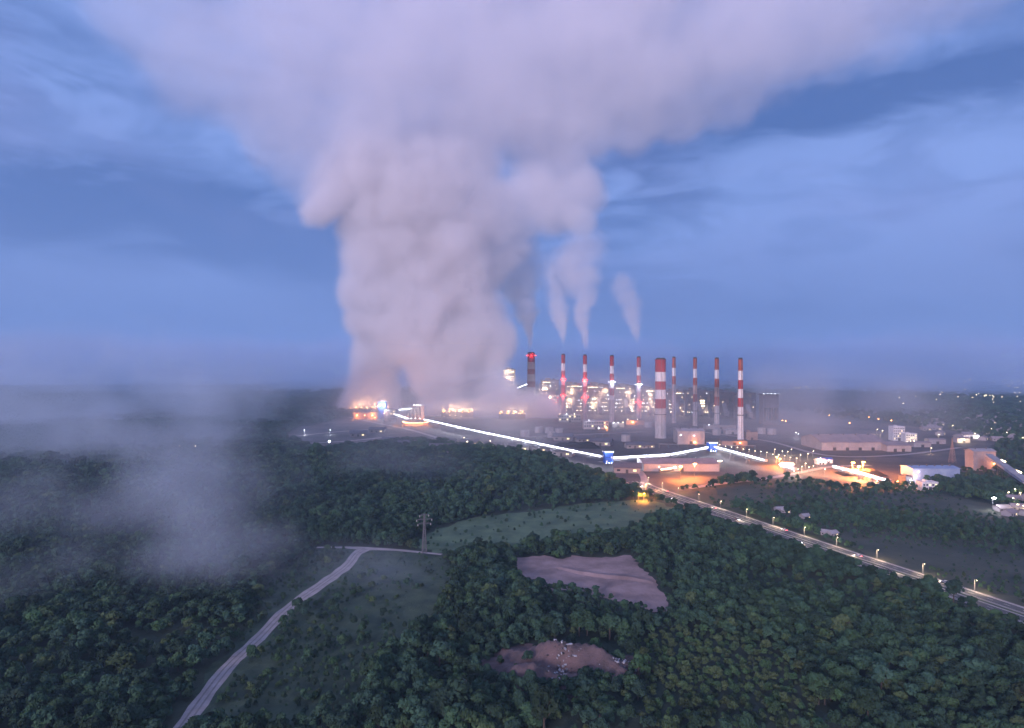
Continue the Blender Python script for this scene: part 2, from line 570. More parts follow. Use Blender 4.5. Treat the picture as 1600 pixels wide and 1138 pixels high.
MBg = MB()
MBg.face([(-62000, -1800, 0), (62000, -1800, 0), (62000, 60000, 0), (-62000, 60000, 0)], M['ground'])
tag(MBg.build('ground'), kind='structure')
LAYER = [0.05]


def sheet(name, pxs, mt, rough=0.0, seed=1):
    """a patch of ground with a ragged outline, laid on the base sheet"""
    rr = random.Random(seed)
    pts = [G(a, b) for a, b in pxs]
    out = []
    for i in range(len(pts)):
        a, b = pts[i], pts[(i + 1) % len(pts)]
        L = (b - a).length
        k = max(1, int(L / (3.5 if name == 'clay_field' else 9))) if rough else 1
        nrm = Vector((-(b - a).y, (b - a).x, 0)).normalized() if L > 0 else Vector()
        for j in range(k):
            p = a.lerp(b, j / k)
            if j and rough: p = p + nrm * rr.uniform(-1, 1) * rough
            out.append((p.x, p.y, LAYER[0]))
    LAYER[0] += 0.03
    b = MB(); b.face(out, mt)
    o = b.build(name)
    bm = bmesh.new(); bm.from_mesh(o.data)
    bmesh.ops.triangulate(bm, faces=bm.faces[:])
    bm.normal_update()
    for f in bm.faces:
        if f.normal.z < 0: f.normal_flip()
    bm.to_mesh(o.data); bm.free()
    return tag(o, kind='structure')


YARD = [(440, 682), (470, 668), (540, 655), (600, 642), (700, 636), (900, 636), (1230, 642), (1320, 655), (1480, 672), (1560, 690), (1520, 735), (1440, 757), (1330, 762),
        (1250, 748), (1160, 752), (1090, 762), (1030, 775), (985, 768), (930, 742), (850, 716), (760, 700), (640, 692), (560, 702), (490, 706)]
FIELD = [(640, 848), (680, 826), (760, 806), (850, 796), (940, 784), (1010, 782), (1085, 800), (1050, 812), (990, 826), (900, 846), (820, 858), (730, 862), (675, 866)]
MEADOW = [(420, 905), (470, 868), (520, 856), (600, 858), (690, 870), (720, 900), (690, 950), (640, 1010), (590, 1060), (540, 1138), (280, 1138), (360, 1010)]
CLAY = [(806, 872), (850, 868), (880, 874), (893, 868), (940, 872), (985, 868), (1005, 890), (1022, 905), (1042, 935), (1046, 955), (1020, 957), (1000, 948), (950, 936), (900, 922), (860, 925), (820, 920), (804, 905)]
SCRUB = [(1050, 772), (1150, 758), (1300, 756), (1440, 764), (1600, 800), (1700, 830), (1700, 985), (1600, 952), (1480, 912), (1330, 855), (1180, 806)]
sheet('yard', YARD, M['yard'], 6, 3)
sheet('meadow', FIELD, M['field'], 5, 4)
sheet('meadow', MEADOW, M['meadow'], 4, 5)
sheet('scrubland', SCRUB, M['scrub'], 6, 6)
sheet('clay_field', CLAY, M['clay'], 1.9, 7)


def strip(name, pxs, widths, mt, off=0.0):
    """a road strip: pixel centre line, widths in metres"""
    pts = [G(a, b) if not isinstance(a, Vector) else a for a, b in pxs]
    if not isinstance(widths, list): widths = [widths] * len(pts)
    sp, sw = [], []
    for i in range(len(pts) - 1):
        p0, p1, p2, p3 = pts[max(i - 1, 0)], pts[i], pts[i + 1], pts[min(i + 2, len(pts) - 1)]
        k = max(2, int((p2 - p1).length / 8))
        for j in range(k):
            t = j / k
            q = 0.5 * ((2 * p1) + (p2 - p0) * t + (2 * p0 - 5 * p1 + 4 * p2 - p3) * t * t + (3 * p1 - p0 - 3 * p2 + p3) * t ** 3)
            sp.append(q); sw.append(widths[i] + (widths[i + 1] - widths[i]) * t)
    sp.append(pts[-1]); sw.append(widths[-1])
    b = MB(); L, Rr = [], []
    for i, p in enumerate(sp):
        t = (sp[min(i + 1, len(sp) - 1)] - sp[max(i - 1, 0)]).normalized()
        nrm = Vector((-t.y, t.x, 0))
        w = sw[i] * (1 + random.uniform(-.16, .16) * (mt is M['dirt']))
        a, c = p + nrm * (off + w / 2), p + nrm * (off - w / 2)
        L.append((a.x, a.y, LAYER[0])); Rr.append((c.x, c.y, LAYER[0]))
    for i in range(len(L) - 1): b.face([Rr[i], Rr[i + 1], L[i + 1], L[i]], mt)
    LAYER[0] += 0.02
    o = b.build(name)
    return tag(o, kind='structure'), sp


strip('dirt_road', [(285, 1138), (352, 1048), (402, 1000), (452, 950), (505, 912), (542, 885), (557, 866), (572, 858)], [7, 7, 7.5, 7.5, 8, 8.5, 8, 10], M['dirt'])
strip('dirt_road', [(495, 856), (540, 856), (575, 858), (620, 860), (690, 867)], [3.5, 5, 9, 5, 3], M['dirt'])
for off in (-1.15, 1.15):
    strip('track_ruts', [(285, 1138), (352, 1048), (402, 1000), (452, 950), (505, 912), (542, 885), (557, 866), (572, 858)], .75, M['rut'], off)
HW = [(990, 752), (1015, 764), (1100, 793), (1200, 827), (1300, 861), (1400, 894), (1500, 928), (1585, 957), (1700, 996)]
strip('highway_verge', HW, 24.5, M['shoulder'])
_, hwline = strip('highway', HW, 8.2, M['asphalt'], 6.2)
strip('highway', HW, 8.2, M['asphalt'], -6.2)
strip('median_strip', HW, 2.4, M['meadow'], 0)
for off in (9.9, 2.6, -2.6, -9.9): strip('edge_line', HW, 0.3, M['paint'], off)
b = MB()
for off in (6.2, -6.2):
    acc = 0
    for i in range(len(hwline) - 1):
        p, q = hwline[i], hwline[i + 1]
        t = (q - p).normalized(); nrm = Vector((-t.y, t.x, 0))
        a = p + nrm * off; c = a + t * 3.5
        b.face([(a.x - nrm.x * .12, a.y - nrm.y * .12, LAYER[0]), (c.x - nrm.x * .12, c.y - nrm.y * .12, LAYER[0]), (c.x + nrm.x * .12, c.y + nrm.y * .12, LAYER[0]), (a.x + nrm.x * .12, a.y + nrm.y * .12, LAYER[0])], M['paint'])
LAYER[0] += .02
tag(b.build('lane_marking'), kind='structure')
strip('plant_road', [(1075, 764), (1130, 756), (1200, 748), (1255, 738), (1300, 730), (1360, 728)], 9, M['shoulder'])
strip('plant_road', [(935, 722), (985, 728), (1005, 745), (1005, 762)], 8, M['shoulder'])
strip('plant_road', [(455, 683), (520, 676), (600, 670), (640, 668)], 10, M['shoulder'])
strip('plant_road', [(470, 694), (540, 690), (610, 683)], 9, M['shoulder'])
strip('plant_road', [(545, 652), (585, 661), (640, 672), (700, 690)], 9, M['shoulder'])
strip('plant_road', [(1100, 676), (1200, 690), (1290, 712), (1400, 712), (1500, 700)], 9, M['shoulder'])

# far hills, long and low, behind the plain
def hills(name, x0, x1, y, h, depth, seed):
    nx, ny = 90, 14
    b = MB(); b.m(M['ground'])
    r2 = random.Random(seed)
    ph = [(r2.uniform(0, 6.28), r2.uniform(.7, 1.3)) for _ in range(6)]
    for j in range(ny + 1):
        for i in range(nx + 1):
            u, v = i / nx, j / ny
            s = sum(math.sin(u * (3 + 5 * k) * f + p + v * 2) / (1 + k) for k, (p, f) in enumerate(ph)) * .25 + .75
            z = h * s * math.sin(math.pi * v) ** .8 * min(1, u * 5, (1 - u) * 5) - 2
            b.v.append((x0 + (x1 - x0) * u, y + depth * v, max(z, -2)))
    for j in range(ny):
        for i in range(nx):
            a = j * (nx + 1) + i
            b.f.append((a, a + 1, a + nx + 2, a + nx + 1)); b.mi.append(0)
    tag(b.build(name, smooth=True), kind='structure')


hills('hills', 3200, 16000, 9500, 150, 4000, 2)
hills('hills', -19000, -2500, 14500, 130, 4000, 5)
hills('hills', -6000, 7000, 17500, 150, 5000, 8)

# spoil heap at the bottom of the picture
c0 = G(880, 1046)
b = MB(); b.m(M['soil'])
nx = 60
for j in range(nx + 1):
    for i in range(nx + 1):
        u, v = i / nx * 2 - 1, j / nx * 2 - 1
        ang = math.atan2(v, u)
        r = math.hypot(u, v) / (0.80 + 0.13 * math.sin(ang * 3 + 1) + 0.07 * math.sin(ang * 7) + 0.04 * math.sin(ang * 13 + 2))
        fall = max(0.0, 1 - r * r)
        z = 9.5 * fall ** .8 * (0.55 + 0.28 * math.sin(u * 6 + 1.3 * math.sin(v * 5)) + 0.25 * math.sin(v * 9 + u * 5) + .10 * math.sin(u * 23 + v * 17) + .05 * math.sin(u * 51 - v * 37))
        b.v.append((c0.x + u * 44, c0.y + v * 30, max(z, 0) - .02 if r < 1 else -0.3))
HEAP = list(b.v)
for j in range(nx):
    for i in range(nx):
        a = j * (nx + 1) + i
        b.f.append((a, a + 1, a + nx + 2, a + nx + 1)); b.mi.append(0)
tag(b.build('spoil_heap', smooth=True), kind='structure')
b = MB()
for (cu, cv, nn_, sp_) in ((.02, .0, 80, .10), (-.1, -.3, 30, .12), (.6, -.1, 60, .12)):
    for _ in range(nn_):
        u = cu + random.gauss(0, sp_ * .6); v = cv + random.gauss(0, sp_)
        i, j = int((u + 1) / 2 * nx), int((v + 1) / 2 * nx)
        if not (0 <= i <= nx and 0 <= j <= nx): continue
        p = Vector(HEAP[j * (nx + 1) + i]) + Vector((random.uniform(-.7, .7), random.uniform(-.5, .5), .1))
        s = random.uniform(.15, .75)
        T = Matrix.Translation(p) @ Matrix.Rotation(random.uniform(0, 3), 4, (random.random(), random.random(), 1))
        b.box(-s, s, -s * .6, s * .6, -s * .4, s * .4, M['rock'] if random.random() < .7 else M['dark'], T)
tag(b.build('rubble'), 'pale broken rubble scattered over the reddish spoil heap', 'rubble', kind='stuff')
# ledge across the clay field
b = MB()
lp = [G(866, 886), G(905, 896), G(945, 902), G(985, 905), G(1026, 912)]
for i in range(len(lp) - 1):
    for k in range(6):
        a, c = lp[i].lerp(lp[i + 1], k / 6), lp[i].lerp(lp[i + 1], (k + 1) / 6)
        h1, h2 = [1.5 * math.sin(math.pi * ((i * 6 + kk) / 24)) ** .5 + .02 for kk in (k, k + 1)]
        b.face([(a.x, a.y - 3.5, .1), (c.x, c.y - 3.5, .1), (c.x, c.y, h2), (a.x, a.y, h1)], M['clay'])
        b.face([(a.x, a.y, h1), (c.x, c.y, h2), (c.x, c.y + 9, .1), (a.x, a.y + 9, .1)], M['clay'])
tag(b.build('clay_bank'), kind='structure')

# ------------------------------------------------------------------ chimneys
def stack(px, ytop, d, wpx, bands, label, rings=(), dark_ring=None, wb=1.25, group='tall banded chimney stacks', lowmat='concrete'):
    """bands: list of (pixel y where the band ends, material)"""
    X = (px - CX) / F * d
    zt = CAMZ + (HY - ytop) / F * d
    rt = wpx / 2 / F * d
    root = empty('chimney_stack', (X, d, 0), 0, label, 'chimney', group)
    Z = lambda y: CAMZ + (HY - y) / F * d
    rad = lambda z: rt * (wb - (wb - 1) * (z / zt) ** .8)
    prof, mts = [(rad(0) * 1.04, 0), (rad(2), 2)], [M['concrete']]
    stops = sorted([Z(y) for y, _ in bands])
    seq = [M[lowmat]] + [M[m] for _, m in bands[::-1]]
    # from the ground up: concrete shaft to the lowest band's end, then the bands
    zs = [2] + stops + [zt]
    for k in range(len(zs) - 1):
        a, c = zs[k], zs[k + 1]
        n = max(1, int((c - a) / 15))
        for q in range(1, n + 1):
            z = a + (c - a) * q / n
            prof.append((rad(z), z)); mts.append(seq[k])
    b = MB(); b.lathe(prof, 28, mts, cap=False); b.build('shaft', root, smooth=True)
    b = MB(); b.lathe([(rt * .98, zt), (rt * 1.03, zt + .2), (rt * 1.03, zt + 1.2), (rt * .82, zt + 1.2), (rt * .8, zt + 3.2), (rt * .7, zt + 3.2), (rt * .7, zt - 2)], 28, M['dark']); b.build('flue_cap', root)
    b = MB(); b.bar((0, -rad(5) - .35, 4), (0, -rt - .35, zt - 1), .5, M['steel']); b.build('ladder', root)
    for (y, kind, n) in rings:
        z = Z(y); r = rad(z)
        b = MB(); b.lathe([(r, z - .9), (r + 1.6, z - .7), (r + 1.6, z - .5), (r, z - .5)], 24, M['steel'], cap=False)
        for i in range(16):
            a0, a1 = i * math.pi / 8, (i + 1) * math.pi / 8
            q0 = (math.cos(a0) * (r + 1.5), math.sin(a0) * (r + 1.5)); q1 = (math.cos(a1) * (r + 1.5), math.sin(a1) * (r + 1.5))
            b.bar((*q0, z - .6), (*q0, z + .6), .12, M['steel']); b.bar((*q0, z + .6), (*q1, z + .6), .12, M['steel'])
        pf = b.build('platform', root)
        for i in range(n):
            a = -math.pi / 2 + (i - (n - 1) / 2) * (math.pi * 2 / max(n, 1) if n > 5 else .85)
            link_mesh('beacon' if kind == 'red' else 'lamp', ME['red' if kind == 'red' else 'white'], pf, (math.cos(a) * (r + 2.2), math.sin(a) * (r + 2.2), z + .4), (1.0,) * 3)
        if kind == 'red': point(pf, (0, -r - 4.5, z), RED, 24000 if rt < 9 else 9000, .4)
        elif kind == 'white': point(pf, (0, -r - 5, z), COLD, 12000, .4)
    if dark_ring:
        z = Z(dark_ring); r = rad(z)
        b = MB(); b.lathe([(r, z - .9), (r + 1.2, z - .6), (r + 1.2, z + .5), (r, z + .5)], 24, M['dark'], cap=False); b.build('platform', root)
    return root


stack(830, 552, 2000, 11.5, [(566, 'red'), (577, 'tan'), (585, 'rust'), (596, 'tan'), (605, 'rust')], 'wide chimney with red lamps round its rim, leftmost of the stacks', [(556, 'red', 5)], group=None)
stack(880, 555, 1700, 6, [(568, 'red'), (579.5, 'white'), (590, 'red'), (602, 'white'), (616, 'red')], 'red and white chimney lit by two red beacon rings, second stack from the left', [(593, 'red', 3), (618, 'red', 3)], group=None)
stack(914, 556, 1613, 6, [(569.6, 'red'), (581.5, 'white'), (592, 'red'), (604, 'white'), (613, 'red')], 'red and white chimney with two red beacon rings, third stack from the left', [(594.5, 'red', 3), (621.5, 'red', 4)], group=None)
stack(956, 557, 1560, 6.2, [(572, 'red'), (584, 'white'), (595, 'red'), (607, 'white'), (618, 'red'), (625, 'white')], 'red and white chimney with one white lamp ring, fourth stack from the left', [(597.5, 'white', 6)], group=None)
stack(998, 559, 1524, 6.2, [(574, 'red'), (587, 'white'), (599, 'red'), (612, 'white')], 'chimney with a white lamp ring above a red beacon ring, left of the thick stack', [(601, 'white', 6), (629, 'red', 5)], group=None)
stack(1032, 562, 1222, 16.2, [(581.5, 'red'), (596, 'white'), (609, 'red'), (623.5, 'white'), (638, 'red')], 'thickest and nearest chimney, broad red and white bands above a pale base', [], 647.5, wb=1.06, group=None)
stack(1053, 559.5, 1541, 5.4, [(575, 'rust'), (588, 'white'), (600.5, 'rust')], 'slim dark red banded chimney just right of the thick stack', [], group=None)
stack(1086, 560.5, 1460, 5.8, [(576.5, 'rust'), (590.5, 'white'), (602, 'rust'), (616, 'tan'), (628, 'rust')], 'slim banded chimney, third stack from the right end', [], 642, group=None)
stack(1120, 561, 1430, 6.4, [(578, 'rust'), (592, 'white'), (605, 'rust'), (620, 'tan'), (634, 'rust')], 'slim banded chimney, second stack from the right end', [], 646, group=None)
stack(1157, 562, 1166, 6.8, [(579.5, 'rust'), (594, 'white'), (608, 'red'), (622, 'white'), (636, 'red')], 'slim banded chimney at the right end of the row, white to its foot', [], 648.6, wb=1.45, lowmat='white', group=None)


# ------------------------------------------------------------------ boiler houses
def boiler_house(px0, px1, ytop, d, label, lit=1.0, wallm='clad', seed=0, tower=False):
    rr = random.Random(seed)
    x0, x1 = (px0 - CX) / F * d, (px1 - CX) / F * d
    w = x1 - x0; h = CAMZ + (HY - ytop) / F * d; dep = w * .9
    root = empty('boiler_house', ((x0 + x1) / 2, d + dep / 2, 0), 0, label, 'power plant building')
    hw, hd = w / 2, dep / 2
    # steel frame
    b = MB(); nc = 6
    for i in range(nc):
        for (yy) in (-hd + .6, 0, hd - .6):
            x = -hw + .6 + (w - 1.2) * i / (nc - 1)
            b.box(x - .5, x + .5, yy - .5, yy + .5, 0, h - 1, M['steel'])
    nf = max(4, int(h / 9))
    for k in range(1, nf):
        z = h * k / nf
        for yy in (-hd + .05, hd - .05): b.box(-hw, hw, yy - .25, yy + .25, z - .9, z - .3, M['steel'])
        for i in range(nc - 1):
            if (i + k) % 3 == 0:
                xa, xb = -hw + .6 + (w - 1.2) * i / (nc - 1), -hw + .6 + (w - 1.2) * (i + 1) / (nc - 1)
                b.bar((xa, -hd + .1, z - .6), (xb, -hd + .1, z - .6 + h / nf), .35, M['steel'])
    b.build('frame', root)
    for k in range(1, nf):
        z = h * k / nf
        b = MB(); b.box(-hw - .9, hw + .9, -hd - 1.8, hd + .5, z - .28, z, M['dark'])
        for i in range(12):
            x = -hw + w * i / 11; b.box(x - .08, x + .08, -hd - 1.75, -hd - 1.6, z, z + 1.1, M['steel'])
        b.box(-hw, hw, -hd - 1.78, -hd - 1.62, z + 1.1, z + 1.25, M['steel'])
        b.build('floor_deck', root)
    # boiler casing and cladding
    b = MB(); b.box(-hw * .62, hw * .62, -hd + 2.2, hd - 2, h * .22, h * .93, M['clad2'])
    for i in range(9): x = -hw * .6 + hw * 1.2 * i / 8; b.box(x - .15, x + .15, -hd + 1.9, -hd + 2.2, h * .23, h * .92, M['steel'])
    b.build('boiler_casing', root)
    b = MB()
    b.box(-hw + .3, -hw * .38, -hd + 1.3, hd - 1.3, h * .60, h * .97, M[wallm])
    b.box(-hw * .3, hw - .4, -hd + 1.45, hd - 1.3, h * .74, h * .985, M[wallm])
    b.box(hw * .5, hw - .3, -hd + 1.2, hd - 1.3, h * .02, h * .5, M[wallm])
    b.build('wall', root)
    b = MB(); b.box(-hw - .6, hw + .6, -hd - .6, hd + .6, h - .99, h, M['dull'])
    b.box(-hw * .5, hw * .1, -hd * .5, hd * .6, h, h + 5, M[wallm]); b.box(hw * .3, hw * .6, -hd * .2, hd * .4, h, h + 3, M['dull'])
    b.build('roof', root)
    if not tower:
        b = MB()
        b.bar((hw * .1, -hd + 1, h * .55), (hw * .1, -hd - 16, h * .26), w * .18, M['clad'], 4.5)
        b.box(-hw * .1, hw * .3, -hd - 26, -hd - 16, h * .10, h * .30, M['clad'])
        b.build('flue_duct', root)
    b = MB(); b.box(-hw - 5, -hw - 1.2, -hd + 2, -hd + 8, 0, h * .9, M[wallm])
    for k in range(nf): b.box(-hw - 5.2, -hw - 1.0, -hd + 1.7, -hd + 1.98, h * .9 * (k + .4) / nf, h * .9 * (k + .5) / nf, M['dark'])
    b.build('stair_tower', root)
    n = min(92, int(64 * lit))
    for i in range(n):
        k = rr.randint(1, nf - 1); z = h * k / nf + 2.3
        if rr.random() < .55: z = h * rr.choice(range(1, max(2, nf // 2 + 1))) / nf + 2.3
        x = rr.uniform(-hw, hw)
        s = rr.choice((.45, .6, .8, 1.0)); mm = rr.choice(('warm', 'warm', 'warm', 'white'))
        link_mesh('lamp', ME[mm], root, (x, -hd - 1.2, z), (s, s, s * .8))
    if lit > .5:
        z = h * (nf - 1) / nf + 3
        nb = 9
        xs = rr.choice((-hw * .8, -hw * .1))
        for i in range(nb): link_mesh('lamp', ME['warm'], root, (xs + i * w * .42 / nb, -hd - 1.3, z), (1.1, .8, .6))
    if lit > .3:
        for k in range(3 if lit > .6 else 1):
            point(root, (rr.uniform(-hw * .8, hw * .8), -hd - 6, h * (.25 + .25 * k)), WARM, 32000 * lit, .5)
    return root


Bh = [(786, 805, 577, 2150, 'brightly lit boiler tower standing alone inside the steam left of the wide stack', 1.5, 'clad', True),
      (846, 873, 594, 1830, 'cream lit boiler house at the left end of the plant, beside the steam', 1.25, 'clad', False),
      (879, 909, 600, 1800, 'boiler house behind the second and third stacks', 1.1, 'clad2', False),
      (917, 951, 601, 1780, 'boiler house between the third and fourth stacks, lamp row under its roof', 1.2, 'clad2', False),
      (960, 992, 603, 1770, 'boiler house between the fourth and fifth stacks', 1.0, 'clad', False),
      (1003, 1024, 607, 1760, 'narrow boiler house hidden partly by the thick stack', .8, 'clad', False),
      (1042, 1068, 611, 1740, 'boiler house right of the thick stack with scattered warm lamps', .6, 'clad2', False),
      (1074, 1106, 610, 1720, 'dim boiler house with a bright floodlit window block', .35, 'dull', False),
      (1113, 1146, 612, 1680, 'dark boiler house behind the second stack from the right', .15, 'dull', False),
      (1151, 1181, 614, 1640, 'dark boiler house behind the rightmost stack', .1, 'dull', False)]
for i, (a, c, yt, d, lab, lit, wm, tw) in enumerate(Bh):
    r = boiler_house(a, c, yt, d, lab, lit, wm, 30 + i, tw)
    if i == 0:
        for k in range(7):
            for j in range(8): link_mesh('lamp', ME['warm'], r, (-14 + j * 4, -17, 30 + k * 13), (1.3, 1, .8))
        for k in range(4): point(r, (-5, -26, 40 + 25 * k), WARM, 70000, .6)
    if i == 7:
        for k in range(3):
            for j in range(2): link_mesh('lamp', ME['warm'], r, (8 + j * 6, -27, 28 + k * 6.5), (3, 1, 1.6))


# the boxy end tower with open portals
def end_tower():
    d = 1500; x0, x1 = (1193 - CX) / F * d, (1217 - CX) / F * d; w = x1 - x0
    h = CAMZ + (HY - 616) / F * d
    r = empty('bunker_tower', ((x0 + x1) / 2, d + 14, 0), 0, 'tall dark bunker tower with open arches, right of all the stacks', 'power plant building')
    b = MB()
    for x in (-w / 2, -w / 6 - 1, w / 6 - 1, w / 2 - 3): b.box(x, x + 3, -12, 12, 0, h * .55, M['dull'])
    b.box(-w / 2, w / 2, -12.2, 12.2, h * .55, h * .97, M['dull']); b.build('wall', r)
    b = MB(); b.box(-w / 2 - 2.5, w / 2 + 2.5, -14, 14, h * .97, h, M['dark']); b.build('roof', r)
    for i in range(2):
        b = MB(); x = -w / 6 + i * w / 3.2
        b.lathe([(3.4, 3), (3.4, h * .38), (1.5, h * .5), (1.5, h * .55)], 14, M['clad'], (x, -4, 0)); b.build('hopper', r, smooth=True)
    b = MB(); b.box(-w / 2, w / 2, -16, -12.3, 0, 9, M['dull']); b.build('annex', r)
    for i in range(5): link_mesh('lamp', ME['white'], r, (-w / 2 + i * w / 4, -14.5, h + .8), (.55,) * 3)


end_tower()


# ------------------------------------------------------------------ simple buildings
def windows(root, x0, x1, y, z0, z1, nx, nz, lit=.2, seed=1, face='front'):
    rr = random.Random(seed)
    wx, wz = (x1 - x0) / nx, (z1 - z0) / nz
    for i in range(nx):
        for k in range(nz):
            mt = LY if rr.random() < lit else M['glass']
            b = MB(); xa, xb = x0 + wx * (i + .22), x0 + wx * (i + .78); za, zb = z0 + wz * (k + .25), z0 + wz * (k + .75)
            b.box(xa, xb, y - .06, y, za, zb, mt)
            b.box(xa - .12, xb + .12, y - .12, y - .061, za - .2, za - .02, M['white'])
            b.build('window', root)


def hall(name, px0, px1, ybase, h, dep, wallm, roofm, label, rise=2.0, rot=0.0, lamps=(), group=None, cat='building', ribs=0, doors=1, ridge='x', win=None, d=None):
    """a sheet-clad hall standing on the ground line ybase"""
    d = d or CAMZ * F / (ybase - HY)
    x0, x1 = (px0 - CX) / F * d, (px1 - CX) / F * d
    w = x1 - x0
    r = empty(name, ((x0 + x1) / 2, d + dep / 2, 0), rot, label, cat, group)
    hw, hd = w / 2, dep / 2
    b = MB(); b.box(-hw, hw, -hd, hd, 0, h, M[wallm])
    for i in range(ribs):
        x = -hw + w * (i + .5) / ribs; b.box(x - .25, x + .25, -hd - .35, -hd - .001, 0, h - .01, M[wallm])
    if rise > 0:
        if ridge == 'x':
            for s in (-1, 1): b.face([(s * hw, -hd, h), (s * hw, hd, h), (s * hw, 0, h + rise)][::s], M[wallm])
        else:
            for s in (-1, 1): b.face([(hw, s * hd, h), (-hw, s * hd, h), (0, s * hd, h + rise)][::s], M[wallm])
    b.build('wall', r)
    b = MB(); e = .8; t = .35
    if rise > 0 and ridge == 'x':
        for s in (-1, 1):
            k = rise / hd
            p = [(-hw - e, s * (hd + e), h - e * k + .02), (hw + e, s * (hd + e), h - e * k + .02), (hw + e, 0, h + rise + .02), (-hw - e, 0, h + rise + .02)]
            if s > 0: p = p[::-1]
            b.face(p, M[roofm]); q = [(x, y, z + t) for x, y, z in p]; b.face(q, M[roofm])
            for a in range(4): b.face([p[a], p[(a + 1) % 4], q[(a + 1) % 4], q[a]], M[roofm])
    elif rise > 0:
        for s in (-1, 1):
            k = rise / hw
            p = [(s * (hw + e), -hd - e, h - e * k + .02), (0, -hd - e, h + rise + .02), (0, hd + e, h + rise + .02), (s * (hw + e), hd + e, h - e * k + .02)]
            b.face(p, M[roofm]); q = [(x, y, z + t) for x, y, z in p]; b.face(q, M[roofm])
            for a in range(4): b.face([p[a], p[(a + 1) % 4], q[(a + 1) % 4], q[a]], M[roofm])
    else:
        b.box(-hw - .3, hw + .3, -hd - .3, hd + .3, h + .002, h + .6, M[roofm])
        b.box(-hw * .4, -hw * .1, -hd * .4, hd * .4, h + .601, h + 2.2, M[wallm])
    b.build('roof', r)
    if ribs:
        nv = max(2, ribs // 4)
        for i in range(nv):
            x = -hw + w * (i + .5) / nv
            b = MB(); b.lathe([(.9, h + rise * .55), (.9, h + rise + 1.0), (1.5, h + rise + 1.1), (.2, h + rise + 1.9)], 10, M['steel'], (x, -hd * .12, 0)); b.build('roof_vent', r)
    for i in range(doors):
        x = -hw + w * (i + 1) / (doors + 1)
        b = MB(); b.box(x - min(2.4, w * .1), x + min(2.4, w * .1), -hd - .45, -hd - .36, .1, min(4.5, h * .6), M['dark']); b.build('door', r)
    if win: windows(r, -hw + .5, hw - .5, -hd - .002, win[2], h - .5, win[0], win[1], win[3] if len(win) > 3 else .2, int(px0))
    for (fx, z, kind, s, pw) in lamps:
        link_mesh('lamp', ME[kind], r, (-hw + w * fx, -hd - 1.2, z), (s,) * 3)
        if pw: point(r, (-hw + w * fx, -hd - 7, z + 1), {'orange': ORANGE, 'warm': WARM, 'white': COLD, 'cold': COLD, 'big': ORANGE, 'flood': COLD}[kind], pw, .3)
    return r


hall('filter_building', 873, 908, 660, 17, 24, 'shed', 'shed', 'long pale filter building at the foot of the second stack', 0, lamps=[(.05, 19, 'warm', .8, 0), (.35, 19, 'white', .8, 4000), (.7, 19, 'warm', 1, 4000)], win=(9, 2, 3))
hall('filter_building', 912, 951, 671, 17, 26, 'shed', 'shed', 'pale filter building between the third and fourth stacks, in front of a boiler house', 0, lamps=[(.2, 19, 'white', .7, 4000), (.9, 4, 'orange', 1.3, 6000), (.6, 2.5, 'white', .8, 0)], win=(10, 2, 3))
hall('pump_house', 957, 975, 668, 9, 16, 'clad', 'dull', 'small grey pump house at the foot of the fourth stack', 0, lamps=[(.1, 10, 'white', .8, 5000), (.5, 10, 'white', .8, 0), (.9, 11, 'warm', .9, 5000)])
hall('workshop', 978, 1008, 664, 10, 20, 'clad2', 'dull', 'brown workshop with an orange lamp at the foot of the fifth stack', 2, lamps=[(.35, 6, 'orange', 1.6, 16000), (.6, 12, 'warm', .8, 0), (.1, 12, 'warm', .8, 4000)])
hall('storage_shed', 1059, 1101, 694, 21, 30, 'shed', 'shed', 'large pale barrel of a shed right of the thick stack', 3.5, lamps=[(.1, 15, 'white', .7, 0), (.6, 14, 'white', .7, 0), (.62, 3, 'orange', 1.2, 9000)], ribs=14)
hall('control_building', 1134, 1156, 679, 8, 18, 'shed', 'shed', 'low pale block just left of the rightmost stack', 0)
hall('storage_shed', 1166, 1184, 688, 14, 20, 'clad2', 'dull', 'narrow brown shed just right of the rightmost stack', 0)
hall('plant_office', 1103, 1150, 671, 8, 20, 'clad', 'dull', 'low dark annex row behind the second stack from the right', 0, lamps=[(.1, 9, 'white', .7, 0)])
hall('conveyor_shed', 1128, 1168, 696, 7, 16, 'clad2', 'dull', 'low brown shed in front of the rightmost stack', 1.2, lamps=[(.7, 4, 'orange', 1.1, 7000)])
hall('turbine_hall', 655, 780, 645, 20, 40, 'dull', 'dull', 'long dim turbine hall mostly buried in steam', 0, lamps=[(.1, 20, 'warm', 1, 0), (.18, 20, 'warm', 1, 0), (.26, 20, 'warm', 1, 0)], doors=3)
hall('coal_shed', 1006, 1124, 737, 9, 46, 'shed', 'roof', 'long low rose roofed coal shed beside the orange floodlights', 4, lamps=[(.2, 6, 'warm', .7, 0)], ribs=10)
hall('warehouse', 1284, 1384, 704, 12, 75, 'shed', 'roof', 'vast low warehouse with a rose grey roof behind the burning orange lamps', 9, ribs=20, doors=4)
hall('warehouse', 1386, 1424, 706, 9, 50, 'shed', 'roof', 'smaller warehouse joined to the right of the vast one', 4, doors=2)
hall('office_block', 1396, 1414, 689, 24, 16, 'white', 'white', 'white five storey office block behind the warehouses', 0, win=(6, 5, 1.5, .12))
hall('office_block', 1415, 1433, 691, 14, 14, 'white', 'white', 'lower white office wing right of the five storey block', 0, win=(5, 3, 1, .3), lamps=[(.4, 2, 'warm', .8, 3000), (.7, 2, 'warm', .8, 0)])
r = hall('processing_hall', 1427, 1500, 757, 17, 24, 'bluegrey', 'bluegrey', 'blue grey processing hall with upright ribs beside dark trees', 1.5, ribs=24, doors=2,
         lamps=[(.03, 9, 'orange', 1.0, 4000), (.1, 14, 'white', .7, 500), (.55, 5, 'warm', .8, 1200), (.62, 5, 'warm', .8, 0)])
